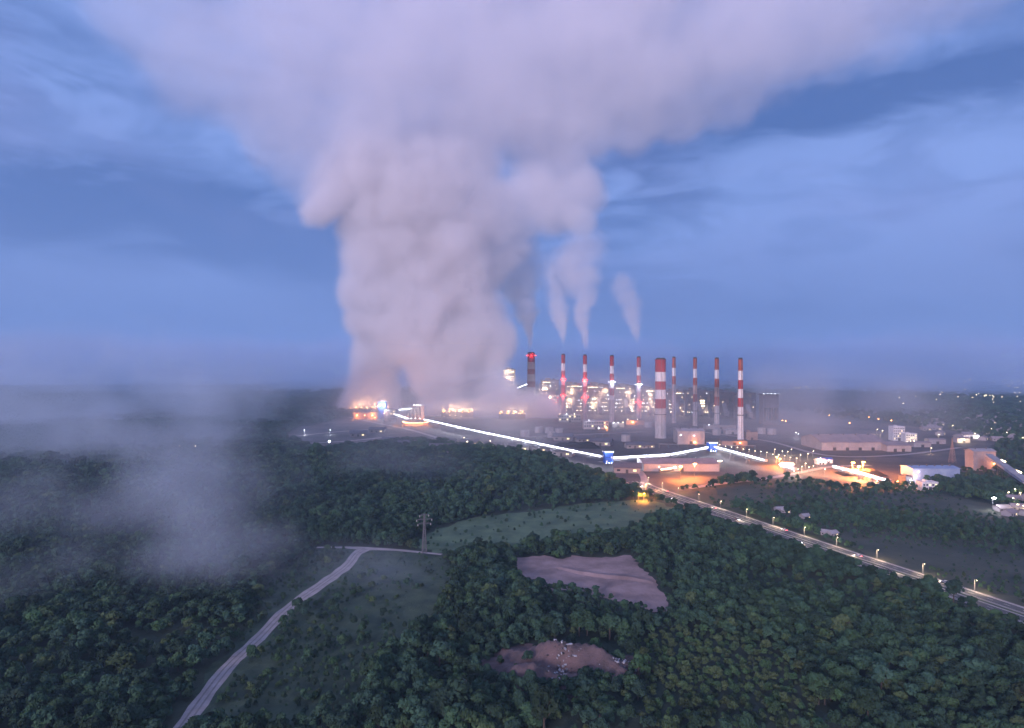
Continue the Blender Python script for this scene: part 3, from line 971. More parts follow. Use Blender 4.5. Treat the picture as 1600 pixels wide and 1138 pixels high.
hall('annex_block', 1441, 1466, 768, 9, 12, 'white', 'white', 'small white block in front of the blue grey hall', 0, win=(5, 2, 1, .2))
hall('annex_block', 1415, 1427, 757, 8, 14, 'dull', 'dull', 'small dark block left of the blue grey hall with two white lamps', 0, lamps=[(.6, 5, 'white', .9, 6000), (.6, 2, 'white', .7, 0)])
hall('kiln_house', 1521, 1556, 736, 24, 16, 'clad', 'shed', 'tall grey head house at the top of the long right hand conveyor', 2.5, lamps=[(.9, 9, 'orange', 1.0, 9000), (.92, 5, 'orange', .8, 0)], ribs=6)
for i, (a, c, yb) in enumerate([(1452, 1478, 694), (1428, 1455, 699), (1496, 1516, 692), (1506, 1530, 686)]):
    hall('long_shed', a, c, yb, 7, 14, 'shed' if i != 3 else 'white', 'roof', ['pale long shed left of the lattice mast', 'dim long shed behind the blue grey hall', 'bright yellow lit long shed right of the lattice mast', 'white shed with end lamps near the right edge'][i], 1.5,
         lamps=[(.5, 5, 'warm', .9, 9000), (.2, 5, 'warm', .9, 6000)] if i == 2 else ([(.9, 5, 'white', 1, 4000)] if i == 3 else []))
# site at far left of the conveyor
hall('lime_plant', 552, 592, 655, 16, 30, 'clad2', 'dull', 'low orange lit plant building at the far left of the works', 1.5, lamps=[(.15, 9, 'orange', 1.2, 30000), (.45, 9, 'orange', 1.0, 0), (.75, 9, 'orange', 1.2, 40000), (.85, 4, 'orange', 1, 0)], ribs=8)
hall('transfer_house', 600, 618, 659, 27, 26, 'clad', 'dull', 'square grey transfer house left of the silo block', 0, lamps=[(.15, 26, 'white', 1.6, 20000), (.05, 20, 'orange', .9, 6000)], win=(4, 4, 4, .3))
hall('blue_tower', 591, 603, 655, 42, 16, 'blue', 'white', 'blue tower with glaring white lamps at the far end of the lit conveyor', 0, lamps=[(.2, 33, 'flood', 1.4, 30000), (.8, 33, 'flood', 1.4, 30000), (.5, 43, 'white', 1.3, 0)])


def silo_block():
    g = G(649, 664); r = empty('silo_block', (g.x, g.y, 0), 0, 'block of upright silos over a ring of orange lamps, where the lit conveyor starts', 'silos')
    b = MB(); b.box(-19, 19, -12, 12, 12, 14, M['steel'])
    for x in (-18, -9, 0, 9, 18):
        for y in (-11, 11): b.box(x - .5, x + .5, y - .5, y + .5, 0, 12, M['steel'])
    b.box(-20, 20, -13, 13, 22, 22.6, M['steel']); b.build('frame', r)
    for i in range(5):
        h = (24, 33, 30, 38, 36)[i]; b = MB(); b.lathe([(1, 12), (3.6, 16), (3.6, h), (1.2, h + 2.5)], 16, M['clad'], (-16 + 8 * i, 0, 0)); b.build('silo', r, smooth=True)
    b = MB(); b.box(13, 20, -10, -3, 14, 42, M['clad']); b.build('elevator_tower', r)
    b = MB(); b.box(-6, 13, -3, 3, 40, 43, M['shed']); b.build('gallery', r)
    b = MB(); b.lathe([(26, 0), (26, 5), (24, 6.5)], 30, M['roof'], (2, -4, 0)); b.build('base_ring', r)
    for i in range(22):
        a = math.pi + math.pi * i / 21; link_mesh('lamp', ME['orange' if i % 3 else 'warm'], r, (2 + math.cos(a) * 27.5, -4 + math.sin(a) * 27.5, 7.2), (.9,) * 3)
    for i in range(5):
        a = math.pi * (1.1 + .2 * i); point(r, (2 + math.cos(a) * 31, -4 + math.sin(a) * 31, 8), ORANGE, 26000, .5)
    for i in range(4): link_mesh('lamp', ME['white'], r, (-2 + i * 4.6, -4, 43.6), (.9,) * 3); link_mesh('lamp', ME['white'], r, (-16 + i * 9, -13.4, 15), (.7,) * 3)
    point(r, (0, -18, 34), WARM, 16000, .5)


silo_block()


# mechanical draught cooling towers, at the foot of the steam
def cooling_tower(px, yb, n, label):
    g = G(px, yb); r = empty('cooling_tower', (g.x, g.y, 0), 0, label, 'cooling tower')
    b = MB(); b.box(-n * 8, n * 8, -9, 9, 0, 13, M['dull'])
    for i in range(n * 2): b.box(-n * 8 + i * 8 + .6, -n * 8 + i * 8 + 7.4, -9.2, -9.001, 1, 8, M['dark'])
    b.build('casing', r)
    for i in range(n):
        b = MB(); b.lathe([(6.6, 13), (5.4, 16), (6.2, 20)], 20, M['dull'], (-n * 8 + 8 + i * 16, 0, 0), cap=False); b.build('fan_stack', r, smooth=True)
    for i in range(n): link_mesh('lamp', ME['orange'], r, (-n * 8 + 4 + i * 16, -9.5, 14.5), (.9,) * 3)
    for i in range(4): point(r, ((i - 1.5) * n * 4.2, -9.6, 22), (1.0, .55, .28), 30000, .4)


cooling_tower(578, 645, 5, 'row of cooling tower cells smoking at the left end of the works')
cooling_tower(715, 652, 5, 'row of cooling tower cells under the thick middle of the steam')
cooling_tower(800, 655, 4, 'row of cooling tower cells under the right lobe of the steam')


# ------------------------------------------------------------------ lit conveyors
def conveyor(a, c, label, za=12, zc=12, lamps=50, lm='cold', w=4.0, wallm='shed', lampsize=(2.4, .9, 1.1), power=9000, npt=7, group='lit conveyor galleries', side=1):
    A = G(a[0], a[1], za); B = G(c[0], c[1], zc)
    r = empty('conveyor', (A.x, A.y, 0), 0, label, 'conveyor', group)
    D = B - A; L = D.length
    t = D.normalized(); n = Vector((t.y, -t.x, 0)).normalized()
    if n.y > 0: n = -n          # towards the camera
    O = Vector((0, 0, A.z))
    b = MB(); b.bar(O, O + D, w, M[wallm], 2.6); b.build('gallery', r)
    b = MB()
    for s in (-1, 1):
        for hh in (-2.0, -3.6):
            q = Vector((n.x, n.y, 0)) * s * (w / 2 - .2) + Vector((0, 0, hh)); b.bar(O + q, O + D + q, .3, M['steel'])
    k = int(L / 7)
    for i in range(k):
        p = O + D * (i / k); q = O + D * ((i + 1) / k); e = Vector((n.x, n.y, 0)) * (w / 2 - .2)
        b.bar(p + e + Vector((0, 0, -2)), q + e + Vector((0, 0, -3.6)), .22, M['steel'])
    b.build('truss', r)
    b = MB(); b.bar(O + Vector((0, 0, 1.6)), O + D + Vector((0, 0, 1.6)), w + .8, M['shed'], .3); b.build('roof', r)
    k = max(2, int(L / 36))
    for i in range(1, k):
        p = O + D * (i / k); b = MB()
        if p.z < 5: continue
        for s in (-1, 1):
            e = Vector((n.x, n.y, 0)) * s
            b.bar(Vector((p.x, p.y, 0)) + e * 3.2, p + e * 1.6 + Vector((0, 0, -3.7)), .5, M['steel'])
        b.bar(Vector((p.x, p.y, p.z * .45)) + n * 2.5, Vector((p.x, p.y, p.z * .45)) - n * 2.5, .35, M['steel'])
        b.build('trestle', r)
    lm_me = box_mesh('lamp', {'cold': LB, 'warm': LWM}[lm], L / lamps * .86, .8, 1.3)
    ang = math.atan2(t.y, t.x)
    for i in range(lamps):
        p = O + D * ((i + .5) / lamps) + n * (w / 2 + .9) + Vector((0, 0, .9 + random.uniform(-.15, .15)))
        o = link_mesh('lamp', lm_me, r, p, (random.uniform(.5, 1.1), 1, random.uniform(.45, 1.25)), ang)
    for i in range(npt):
        p = O + D * ((i + .5) / npt) + n * (w / 2 + 3) + Vector((0, 0, 1)); point(r, p, COLD if lm == 'cold' else WARM, power, .3)
    return r


conveyor((664, 656), (736, 672), 'white lit conveyor stretch leaving the silo block, half veiled by steam', 14, 14, 34)
conveyor((738, 672.4), (941, 714), 'longest white lit conveyor, running diagonally down to the nearer blue tower', 14, 12, 90, npt=9)
conveyor((957, 716), (1045, 711), 'white lit conveyor stretch just right of the nearer blue tower', 12, 12, 44)
conveyor((1046, 710.8), (1104, 700), 'white lit conveyor stretch rising to the farther blue tower', 12, 13, 30)
conveyor((1119, 699), (1197, 720), 'white lit conveyor descending right from the farther blue tower', 13, 10, 34, power=4500)
conveyor((1221, 727), (1243, 733), 'short white lit conveyor by the orange lamp cluster', 8, 7, 8, npt=3, power=3000)
conveyor((1303, 729), (1391, 752), 'white lit conveyor sloping down right of the orange fires', 10, 3, 36, power=3500)
conveyor((622, 641), (642, 639), 'short white lit bridge between blue tower and silo block', 30, 30, 9, npt=2)
conveyor((619, 648), (640, 655), 'short white lit ramp left of the silo block', 26, 22, 9, npt=2)
conveyor((807, 607), (824, 600), 'white lit bridge from the glowing boiler tower to the wide stack', 62, 72, 10, npt=2)
conveyor((1030, 735), (1126, 721), 'low coal conveyor with sparse warm lamps between orange floodlights', 4, 4, 16, 'warm', 2.4, 'steel', power=2500, npt=4)
conveyor((1545, 712), (1625, 768), 'broad unlit blue grey conveyor gallery running off the right edge', 24, 10, 3, 'warm', 7.5, 'bluegrey', power=100, npt=1)


def blue_tower(px, yb, w, h, label):
    g = G(px, yb); r = empty('transfer_tower', (g.x, g.y, 0), R(12), label, 'tower')
    b = MB(); b.box(-w / 2, w / 2, -w / 2, w / 2, 4, h, M['blue']); b.build('wall', r)
    b = MB()
    for x in (-1, 1):
        for y in (-1, 1): b.box(x * w * .45 - .3, x * w * .45 + .3, y * w * .45 - .3, y * w * .45 + .3, 0, 3.99, M['steel'])
    b.build('frame', r)
    b = MB(); b.box(-w / 2 - .4, w / 2 + .4, -w / 2 - .4, w / 2 + .4, h + .01, h + .5, M['white']); b.build('roof', r)
    for k in range(2):
        for i in range(3):
            b = MB(); x = -w * .33 + i * w * .33; z = 6 + k * (h - 8) * .5; b.box(x - .7, x + .7, -w / 2 - .08, -w / 2 - .005, z, z + 1.3, LY if (i + k) % 3 == 0 else M['glass']); b.build('window', r)
    for i in range(5): link_mesh('lamp', ME['white'], r, (-w / 2 + i * w / 4, -w / 2 - .9, h + .6), (.55,) * 3)
    for i in range(3): link_mesh('lamp', ME['white'], r, (-w / 2 + 1 + i * w / 3, -w / 2 - .8, 4.5), (.45,) * 3)
    point(r, (-w / 2 - 2, -w / 2 - 3, h + 1), COLD, 7000); point(r, (w / 2 + 2, -w / 2 - 3, 4), COLD, 5000)


blue_tower(950, 728, 10, 18, 'nearer blue transfer tower at the lowest bend of the white lit conveyor')
blue_tower(1112, 709, 11, 16, 'farther blue transfer tower at the upper bend of the white lit conveyor')


# ------------------------------------------------------------------ lamp posts
def lamp_post(h, kind, s, power, color, label, group, name='lamp_post'):
    r = empty(name, (0, 0, 0), 0, label, 'lamp post', group)
    b = MB(); b.lathe([(.28, 0), (.14, h)], 8, M['steel']); b.bar((0, 0, h - .1), (0, -1.6, h + .3), .16, M['steel']); b.build('post', r)
    hd = link_mesh('lamp_head', ME[kind], r, (0, -1.8, h + .1), (s, s, s * .7))
    if power: point(r, (0, -2.2, h - 1.6), color, power, .5)
    return r


def lamps(positions, h, kind, s, power, color, label, group, name='lamp_post'):
    proto = lamp_post(h, kind, s, power, color, label, group, name)
    for i, p in enumerate(positions):
        o = proto if i == 0 else copy_tree(proto)
        g = G(p[0], p[1], h); o.location = (g.x, g.y, 0)
        k = p[2] if len(p) > 2 else 1.0
        o.scale = (k, k, k) if k != 1.0 else (1, 1, 1)


RR = random.Random(5)
lamps([(1063, 729), (1085, 725)], 16, 'big', 1.0, 130000, ORANGE, 'glaring orange floodlight mast beside the low coal conveyor', 'glaring orange floodlights')
lamps([(1332, 723), (1348, 722), (1341, 729)], 14, 'big', 1.0, 340000, ORANGE, 'blazing orange floodlight mast in front of the vast warehouse', 'blazing orange floodlights')
lamps([(1213, 714), (1218, 717)], 12, 'big', .7, 90000, ORANGE, 'orange floodlight left of the big lamp cluster', 'orange yard lamps')
lamps([(924, 737), (947, 745), (967, 750)], 8, 'orange', .9, 30000, ORANGE, 'small orange lamp at the forest edge below the nearer blue tower', 'orange lamps at the forest edge')
lamps([(990, 768), (998, 770), (1006, 771), (1012, 766), (1009, 757)], 7, 'orange', .6, 20000, ORANGE, 'small orange lamp where the highway meets the works', 'orange lamps at the highway end')
lamps([(1401, 752), (1369, 752)], 7, 'orange', .7, 7000, ORANGE, 'lone orange lamp near the lower end of the right hand conveyor', 'orange lamps by the right conveyor end')
lamps([(548 + i * 8.4, 637 - i * .3) for i in range(8)], 22, 'orange', 1.1, 24000, ORANGE, 'orange lamp in the row under the left foot of the steam', 'orange lamps under the steam')
lamps([(535 + RR.uniform(0, 50), 641 + RR.uniform(0, 7)) for i in range(9)], 9, 'warm', .8, 0, WARM, 'small pale lamp by the low orange lit building', 'pale lamps at the left works')
lamps([(515, 690)], 12, 'flood', 1.0, 30000, COLD, 'single bright white lamp in the yard at far left', None)
lamps([(516, 672), (590, 689), (476, 672)], 9, 'white', .8, 6000, COLD, 'scattered white lamp along the pale tracks at far left', 'white lamps on the left tracks')
lamps([(725, 684), (730, 690), (753, 691), (760, 696), (777, 697), (722, 697), (748, 700), (755, 703), (761, 702), (695, 709), (700, 717), (707, 713), (812, 700), (803, 695), (664, 722), (672, 726), (655, 722), (741, 688), (766, 689)],
      7, 'warm', .8, 5000, WARM, 'small lamp in the yard below the long white conveyor', 'lamps below the long conveyor')
lamps([(676 + i * 9, 649 + (i % 3) * .8) for i in range(6)], 9, 'warm', .7, 0, WARM, 'small lamp in the line behind the long white conveyor', 'lamps behind the long conveyor')
lamps([(1124 + i * 9.2, 695 + i * 1.6 + RR.uniform(-.8, .8)) for i in range(13)], 8, 'warm', .6, 4000, WARM, 'small warm lamp in the line along the plant road under the farther blue tower', 'warm lamps along the plant road')
lamps([(1236, 702), (1250, 711), (1244, 716), (1262, 709), (1270, 705), (1281, 716), (1258, 724), (1263, 730), (1246, 733), (1240, 736), (1252, 729), (1270, 728), (1277, 723), (1288, 733), (1230, 706), (1222, 705), (1210, 702)],
      8, 'warm', .7, 4000, WARM, 'warm lamp in the busy cluster around the market roofs', 'warm lamps of the busy cluster')
lamps([(1243, 676), (1247, 678)], 9, 'white', .8, 3000, COLD, 'white lamp behind the cluster of warm lamps', 'white lamps behind the cluster')
lamps([(1551, 778)], 12, 'flood', 1.1, 4500, COLD, 'very bright white lamp among trees near the right edge', None)
lamps([(1581, 778), (1574, 769), (1584, 764), (1592, 770), (1597, 790), (1588, 788)], 7, 'warm', .7, 1500, WARM, 'warm yard lamp around the small houses near the right edge', 'warm lamps by the right houses')
lamps([(1522, 679, 1.2), (1541, 671), (1548, 670), (1378, 673), (1411, 676), (1466, 679), (1454, 700), (1488, 665), (1370, 671), (1572, 676), (1590, 683), (1597, 684)], 9, 'warm', .8, 4000, WARM, 'scattered warm lamp on the plain behind the office blocks', 'lamps on the right plain')
lamps([(1327, 646), (1372, 655), (1357, 652), (1327, 661), (1295, 649), (1392, 657), (1222, 657), (1227, 658)], 10, 'orange', 1.1, 0, ORANGE, 'distant orange lamp on the plain right of the bunker tower', 'distant orange lamps')
far_l = [(RR.uniform(1400, 1600), RR.uniform(598, 634)) for i in range(36)] + [(RR.uniform(1235, 1290), RR.uniform(609, 612)) for i in range(9)] + \
        [(RR.uniform(1470, 1600), RR.uniform(599, 604)) for i in range(14)] + [(RR.uniform(1470, 1570), RR.uniform(619, 626)) for i in range(10)] + [(281, 697), (306, 697), (1300, 589)]
lamps([(x, y, max(1.0, (571 + 999) and (CAMZ * F / (y - 571)) / 1500)) for x, y in far_l], 10, 'warm', .75, 0, WARM, 'tiny far off lamp of the town on the dark plain', 'lamps of the far town')
# lights on the far hillside
pr = lamp_post(9, 'orange', 1.6, 0, ORANGE, 'tiny orange lamp high on the far hillside at the right', 'lamps on the far hillside')
pr.location = (0, 0, 0)
k = 0
for (x, y) in [(1474, 575), (1480, 572), (1494, 571.5), (1503, 573), (1505, 570), (1517, 572), (1547, 573), (1560, 573), (1571, 572)]:
    o = pr if k == 0 else copy_tree(pr); k += 1
    p = P(x, y, 9900)
    o.location = (p.x, 9900, p.z - 26); o.scale = (2.6,) * 3

# street lamps along the highway
hw = []
tot = len(hwline)
proto = lamp_post(7, 'warm', .3, 3500, WARM, 'street lamp on the far verge of the straight highway', 'street lamps along the highway', 'street_lamp')
i0 = 0
for q in range(3, tot, 4):
    p, p2 = hwline[q], hwline[min(q + 1, tot - 1)]
    t = (p2 - p).normalized(); nrm = Vector((-t.y, t.x, 0))
    o = proto if i0 == 0 else copy_tree(proto); i0 += 1
    e = p + nrm * 11.2
    o.location = (e.x, e.y, 0)


# ------------------------------------------------------------------ cars
def make_car(paint, label, group):
    r = empty('car', (0, 0, 0), 0, label, 'car', group)
    prof = [(-2.2, .35), (-2.25, .8), (-1.6, .95), (-.9, 1.42), (.7, 1.45), (1.45, .98), (2.15, .85), (2.2, .35)]
    b = MB()
    for s in (-1, 1): b.face([(x, s * .85, z) for x, z in prof][::s], paint)
    for i in range(len(prof)):
        (xa, za), (xb, zb) = prof[i], prof[(i + 1) % len(prof)]
        mt = M['glass'] if i in (2, 4) else paint
        b.face([(xa, -.85, za), (xa, .85, za), (xb, .85, zb), (xb, -.85, zb)], mt)
    b.build('body', r)
    for s in (-1, 1):
        b = MB(); b.face([(-1.3, s * .87, 1.0), (-.8, s * .87, 1.36), (.6, s * .87, 1.38), (1.2, s * .87, 1.0)][::s], M['glass']); b.build('side_window', r)
        for x in (-1.4, 1.4):
            b = MB(); b.lathe([(.33, -.1), (.33, .1)], 12, M['rubber'])
            b.v = [(vx, vz, vy) for vx, vy, vz in b.v]; o = b.build('wheel', r); o.location = (x, s * .8, .33)
        b = MB(); b.box(2.2, 2.28, s * .6 - .22, s * .6 + .22, .6, .8, LW); b.build('headlight', r)
        b = MB(); b.box(-2.3, -2.25, s * .6 - .2, s * .6 + .2, .65, .8, LR); b.build('tail_light', r)
    point(r, (4.2, 0, .7), WARM, 1500, .2)
    return r


cars = [make_car(M['white'], 'white car driving on the straight highway with its headlights on', 'white cars on the highway'), make_car(M['dull'], 'dark car driving on the straight highway with its headlights on', 'dark cars on the highway')]
for i, fpos in enumerate([.06, .11, .17, .25, .36, .47, .55, .63, .72, .80, .86]):
    q = int(fpos * (tot - 2)); p, p2 = hwline[q], hwline[q + 1]
    t = (p2 - p).normalized(); nrm = Vector((-t.y, t.x, 0))
    lane = (4.4, -4.4, 8.0, -8.0)[i % 4]
    o = cars[i % 2] if i < 2 else copy_tree(cars[i % 2])
    e = p + nrm * lane
    o.location = (e.x, e.y, LAYER[0])
    o.rotation_euler.z = math.atan2(t.y, t.x) + (math.pi if lane > 0 else 0)


# ------------------------------------------------------------------ market roofs, houses, masts
for i, (x, yb, w, mt) in enumerate([(1291, 724, 10, 'blue'), (1284, 726, 7, 'white'), (1232, 732, 9, 'white')]):
    hall('market_stall', x - w, x + w, yb, 5, 9, 'white', mt, ['blue roofed market hall in the busy lamp cluster', 'small white market hall left of the blue roofed one', 'white canopy hall beside the short lit conveyor'][i], 1.8,
         lamps=[(.3, 4, 'white', .7, 1500), (.7, 4, 'white', .7, 0)], doors=2)


def house(label, group, wm, rm):
    r = empty('house', (0, 0, 0), 0, label, 'house', group)
    b = MB(); b.box(-5.5, 5.5, -4, 4, 0, 3.6, M[wm])
    for s in (-1, 1): b.face([(s * 5.5, -4, 3.6), (s * 5.5, 4, 3.6), (s * 5.5, 0, 5.8)][::s], M[wm])
    b.build('wall', r)
    b = MB()
    for s in (-1, 1):
        p = [(-6.2, s * 4.8, 3.2), (6.2, s * 4.8, 3.2), (6.2, 0, 5.85), (-6.2, 0, 5.85)]
        q = [(x, y, z + .25) for x, y, z in p]; b.face(q if s < 0 else q[::-1], M[rm]); b.face(p, M[rm])
        for a in range(4): b.face([p[a], p[(a + 1) % 4], q[(a + 1) % 4], q[a]], M[rm])
    b.build('roof', r)
    for i, x in enumerate((-3.6, 3.2)):
        b = MB(); b.box(x - .7, x + .7, -4.08, -4.002, 1.2, 2.4, LY if i else M['glass']); b.build('window', r)
    b = MB(); b.box(-.6, .5, -4.08, -4.002, .1, 2.3, M['dark']); b.build('door', r)
    return r


hp = house('small pale roofed house near the right edge below the big conveyor', 'small houses near the right edge', 'shed', 'roof')
for i, (x, y, rz) in enumerate([(1577, 806, .5), (1590, 797, -.3), (1566, 799, .1), (1598, 782, .7), (1583, 783, -.5), (1606, 806, .2)]):
    o = hp if i == 0 else copy_tree(hp); g = G(x, y); o.location = (g.x, g.y, 0); o.rotation_euler.z = rz
hp = house('small far house on the plain at the right', 'small houses of the right plain', 'shed', 'roof')
hs = [(RR.uniform(1440, 1610), RR.uniform(645, 690)) for _ in range(40)]
for i, (x, y) in enumerate(hs):
    o = hp if i == 0 else copy_tree(hp); g = G(x, y); o.location = (g.x, g.y, 0); o.rotation_euler.z = RR.uniform(-.8, .8); o.scale = (1.5, 1.5, 1.3)
hp = house('little pale hut in the scrub just above the straight highway', 'huts in the scrub', 'shed', 'shed')
for i, (x, y) in enumerate([(1218, 799), (1258, 810), (1292, 836), (1300, 837), (1228, 801)]):
    o = hp if i == 0 else copy_tree(hp); g = G(x, y); o.location = (g.x, g.y, 0); o.rotation_euler.z = RR.uniform(-.8, .8); o.scale = (.7, .7, .7)
hp = house('low dim shed in the yard below the long white conveyor', 'sheds below the long conveyor', 'clad', 'dull')
for i, (x, y) in enumerate([(700, 694), (735, 696), (770, 700), (810, 704), (845, 705), (690, 706), (725, 703), (880, 712), (590, 676), (560, 682), (640, 700), (610, 692), (910, 690), (880, 688), (940, 696), (990, 700), (980, 738), (1010, 700)]):
    o = hp if i == 0 else copy_tree(hp); g = G(x, y); o.location = (g.x, g.y, 0); o.rotation_euler.z = RR.uniform(-.4, .4); s = RR.uniform(1.4, 2.4); o.scale = (s * 1.3, s, s * .9)


def pylon(px, yb, ytop, label, arms=True, m='steel', wb=.14):
    g = G(px, yb); h = (yb - ytop) / F * g.y
    r = empty('pylon', (g.x, g.y, 0), R(20), label, 'lattice tower')
    b = MB(); n = 9; w0 = h * wb; w1 = h * .03
    t = .26
    rad = lambda k: w0 + (w1 - w0) * min(1, (k / n) * 1.25)
    for k in range(n):
        z0, z1 = h * k / n, h * (k + 1) / n; a, c = rad(k) / 2, rad(k + 1) / 2
        cs = [(-1, -1), (1, -1), (1, 1), (-1, 1)]
        for i in range(4):
            (sx_, sy_), (ux, uy) = cs[i], cs[(i + 1) % 4]
            b.bar((sx_ * a, sy_ * a, z0), (sx_ * c, sy_ * c, z1), t, M[m])
            b.bar((sx_ * a, sy_ * a, z0), (ux * c, uy * c, z1), t * .6, M[m]); b.bar((ux * a, uy * a, z0), (sx_ * c, sy_ * c, z1), t * .6, M[m])
            b.bar((sx_ * c, sy_ * c, z1), (ux * c, uy * c, z1), t * .6, M[m])
    b.build('lattice_mast', r)
    if arms:
        for z, L in ((.76, .17), (.87, .2), (.985, .12)):
            b = MB()
            for s in (-1, 1):
                b.bar((0, -.4, z * h), (s * L * h, 0, z * h), t * .8, M[m]); b.bar((0, .4, z * h), (s * L * h, 0, z * h), t * .8, M[m])
                b.bar((0, 0, z * h + h * .045), (s * L * h, 0, z * h), t * .6, M[m]); b.bar((s * L * h, 0, z * h), (s * L * h, 0, z * h - 1.4), .22, M['white'])
            b.build('cross_arm', r)
    return r


pylon(663, 864, 804, 'grey lattice power pylon standing by the end of the dirt track', m='steel', wb=.11)
pylon(1488, 723, 684, 'slim brown lattice mast behind the blue grey hall', False, 'clad2', wb=.2)


# tanks and coal heaps in the yard
def tank(h, r_, label, group):
    r = empty('storage_tank', (0, 0, 0), 0, label, 'tank', group)
    b = MB(); b.lathe([(r_, 0), (r_, h)], 24, M['shed'], cap=False); b.build('shell', r, smooth=True)
    b = MB(); b.lathe([(r_ + .15, h), (r_ * .5, h + 1.1), (.2, h + 1.5)], 24, M['clad']); b.build('roof', r)
    b = MB(); b.bar((0, -r_ - .4, 0), (0, -r_ - .4, h + .6), .5, M['steel']); b.build('ladder', r)
    return r


pr = tank(11, 8, 'pale round tank in the dim yard between the long conveyor and the stacks', 'tanks in the yard')
for i, (x, y) in enumerate([(842, 676), (858, 677), (874, 679), (862, 684), (1013, 668), (1120, 680), (1190, 678), (1206, 679), (820, 682), (978, 690)]):
    o = pr if i == 0 else copy_tree(pr); g = G(x, y); o.location = (g.x, g.y, 0)
for (px, py, w, h, lab) in [(900, 700, 38, 8, 'long black coal heap behind the long white conveyor'), (1070, 722, 30, 5, 'black coal heap beside the low coal shed'), (1345, 742, 26, 6, 'dark coal heap below the blazing orange floodlights')]:
    g = G(px, py); b = MB(); b.m(M['coal']); nx = 24
    for j in range(nx + 1):
        for i in range(nx + 1):
            u, v = i / nx * 2 - 1, j / nx * 2 - 1
            k = min(1, 2.2 * max(0, 1 - max(abs(u) ** 1.5, abs(v) ** 1.5)))
            b.v.append((u * w, v * 13, h * k * (.85 + .15 * math.sin(u * 9 + v * 5) + .1 * math.sin(u * 31 + v * 23)) - .02))
    for j in range(nx):
        for i in range(nx):
            a = j * (nx + 1) + i; b.f.append((a, a + 1, a + nx + 2, a + nx + 1)); b.mi.append(0)
    tag(b.build('coal_heap', None, (g.x, g.y, 0.3), smooth=True), lab, 'coal heap')
# a pipe rack across the yard
for n_, (a_, c_, lab) in enumerate([((790, 690), (1005, 680), 'long pipe rack crossing the dim yard in front of the stacks'), ((1030, 700), (1180, 703), 'pipe rack between the thick stack and the rightmost stack')]):
    A, B_ = G(*a_), G(*c_); r = empty('pipe_rack', (A.x, A.y, 0), 0, lab, 'pipe rack'); D = B_ - A
    for k in range(3):
        b = MB(); o2 = Vector((0, -1.2 + 1.2 * k, 6.2)); b.bar(o2, o2 + D, .6, M['clad']); b.build('pipe', r)
    nk = int(D.length / 14)
    for k in range(nk + 1):
        q = D * (k / nk); b = MB()
        for s_ in (-1.9, 1.9): b.box(q.x - .2, q.x + .2, q.y + s_ - .2, q.y + s_ + .2, 0, 5.8, M['steel'])
        b.box(q.x - .2, q.x + .2, q.y - 2.1, q.y + 2.1, 5.5, 5.85, M['steel']); b.build('portal', r)

# ------------------------------------------------------------------ trees
def crown_mesh(name, seed, h, r, n, leafm, low=.32):
    """a cloud of leaf-sized faces on several lumps of a crown of height h, radius r"""
    rr = np.random.default_rng(seed)
    lobes = []
    for k in range(9):
        a = rr.random() * 6.28; q = rr.random() ** .5 * r * .62; z = h * (low + (1 - low) * (.18 + .66 * rr.random() * (1 - .45 * q / r)))
        lobes.append((q * math.cos(a), q * math.sin(a), z, r * (.34 + .26 * rr.random())))
    lobes.append((0, 0, h * .80, r * .42))
    V, Fc = [], []
    for i in range(n):
        lx, ly, lz, lr = lobes[rr.integers(len(lobes))]
        d = rr.normal(size=3); d /= np.linalg.norm(d)
        if d[2] < -.35: d[2] *= -1
        rad = lr * (1.02 - .38 * rr.random() ** 2)
        c = np.array([lx, ly, lz]) + d * rad * np.array([1, 1, .78])
        nrm = d + rr.normal(size=3) * .45; nrm /= np.linalg.norm(nrm)
        t = np.cross(nrm, rr.normal(size=3)); t /= np.linalg.norm(t); bt = np.cross(nrm, t)
        s = (.42 + .55 * rr.random()) * r / 3.6
        b0 = len(V)
        V += [tuple(c - t * s), tuple(c - bt * s * .6 + nrm * s * .1), tuple(c + t * s), tuple(c + bt * s * .6 - nrm * s * .1)]
        Fc.append((b0, b0 + 1, b0 + 2, b0 + 3))
    me = bpy.data.meshes.new(name); me.from_pydata(V, [], Fc); me.materials.append(leafm); me.update()
    return me


def trunk_mesh(name, seed, h, r):
    rr = random.Random(seed); b = MB()
    b.lathe([(.34, 0), (.24, h * .3), (.15, h * .62), (.06, h * .85)], 7, M['bark'])
    for k in range(5):
        a = rr.uniform(0, 6.28); z = h * rr.uniform(.3, .6); q = r * rr.uniform(.45, .7)
        b.bar((0, 0, z), (math.cos(a) * q, math.sin(a) * q, z + h * .22), .12, M['bark'])
    o = b.build(name); me = o.data; bpy.data.objects.remove(o); return me


KINDS = []
for i, (h, r, n, lm, low) in enumerate([(9.5, 3.7, 620, 'leaf', .30), (8.0, 4.1, 640, 'leaf', .28), (11.5, 3.9, 700, 'leaf', .34), (7.0, 3.0, 480, 'leaf', .2), (8.5, 3.8, 600, 'leaf2', .25), (6.0, 3.4, 500, 'leaf2', .12)]):
    KINDS.append((h, r, crown_mesh('crown', 100 + i, h, r, n, M[lm], low), trunk_mesh('trunk', 200 + i, h, r)))

hwpts = [(p.x, p.y) for p in hwline]


def near_line(x, y, pts, w):
    for i in range(0, len(pts) - 1, 1):
        (ax, ay), (bx, by) = pts[i], pts[i + 1]
        vx, vy = bx - ax, by - ay; L = vx * vx + vy * vy
        t = max(0, min(1, ((x - ax) * vx + (y - ay) * vy) / L))
        if (x - ax - vx * t) ** 2 + (y - ay - vy * t) ** 2 < w * w: return True
    return False


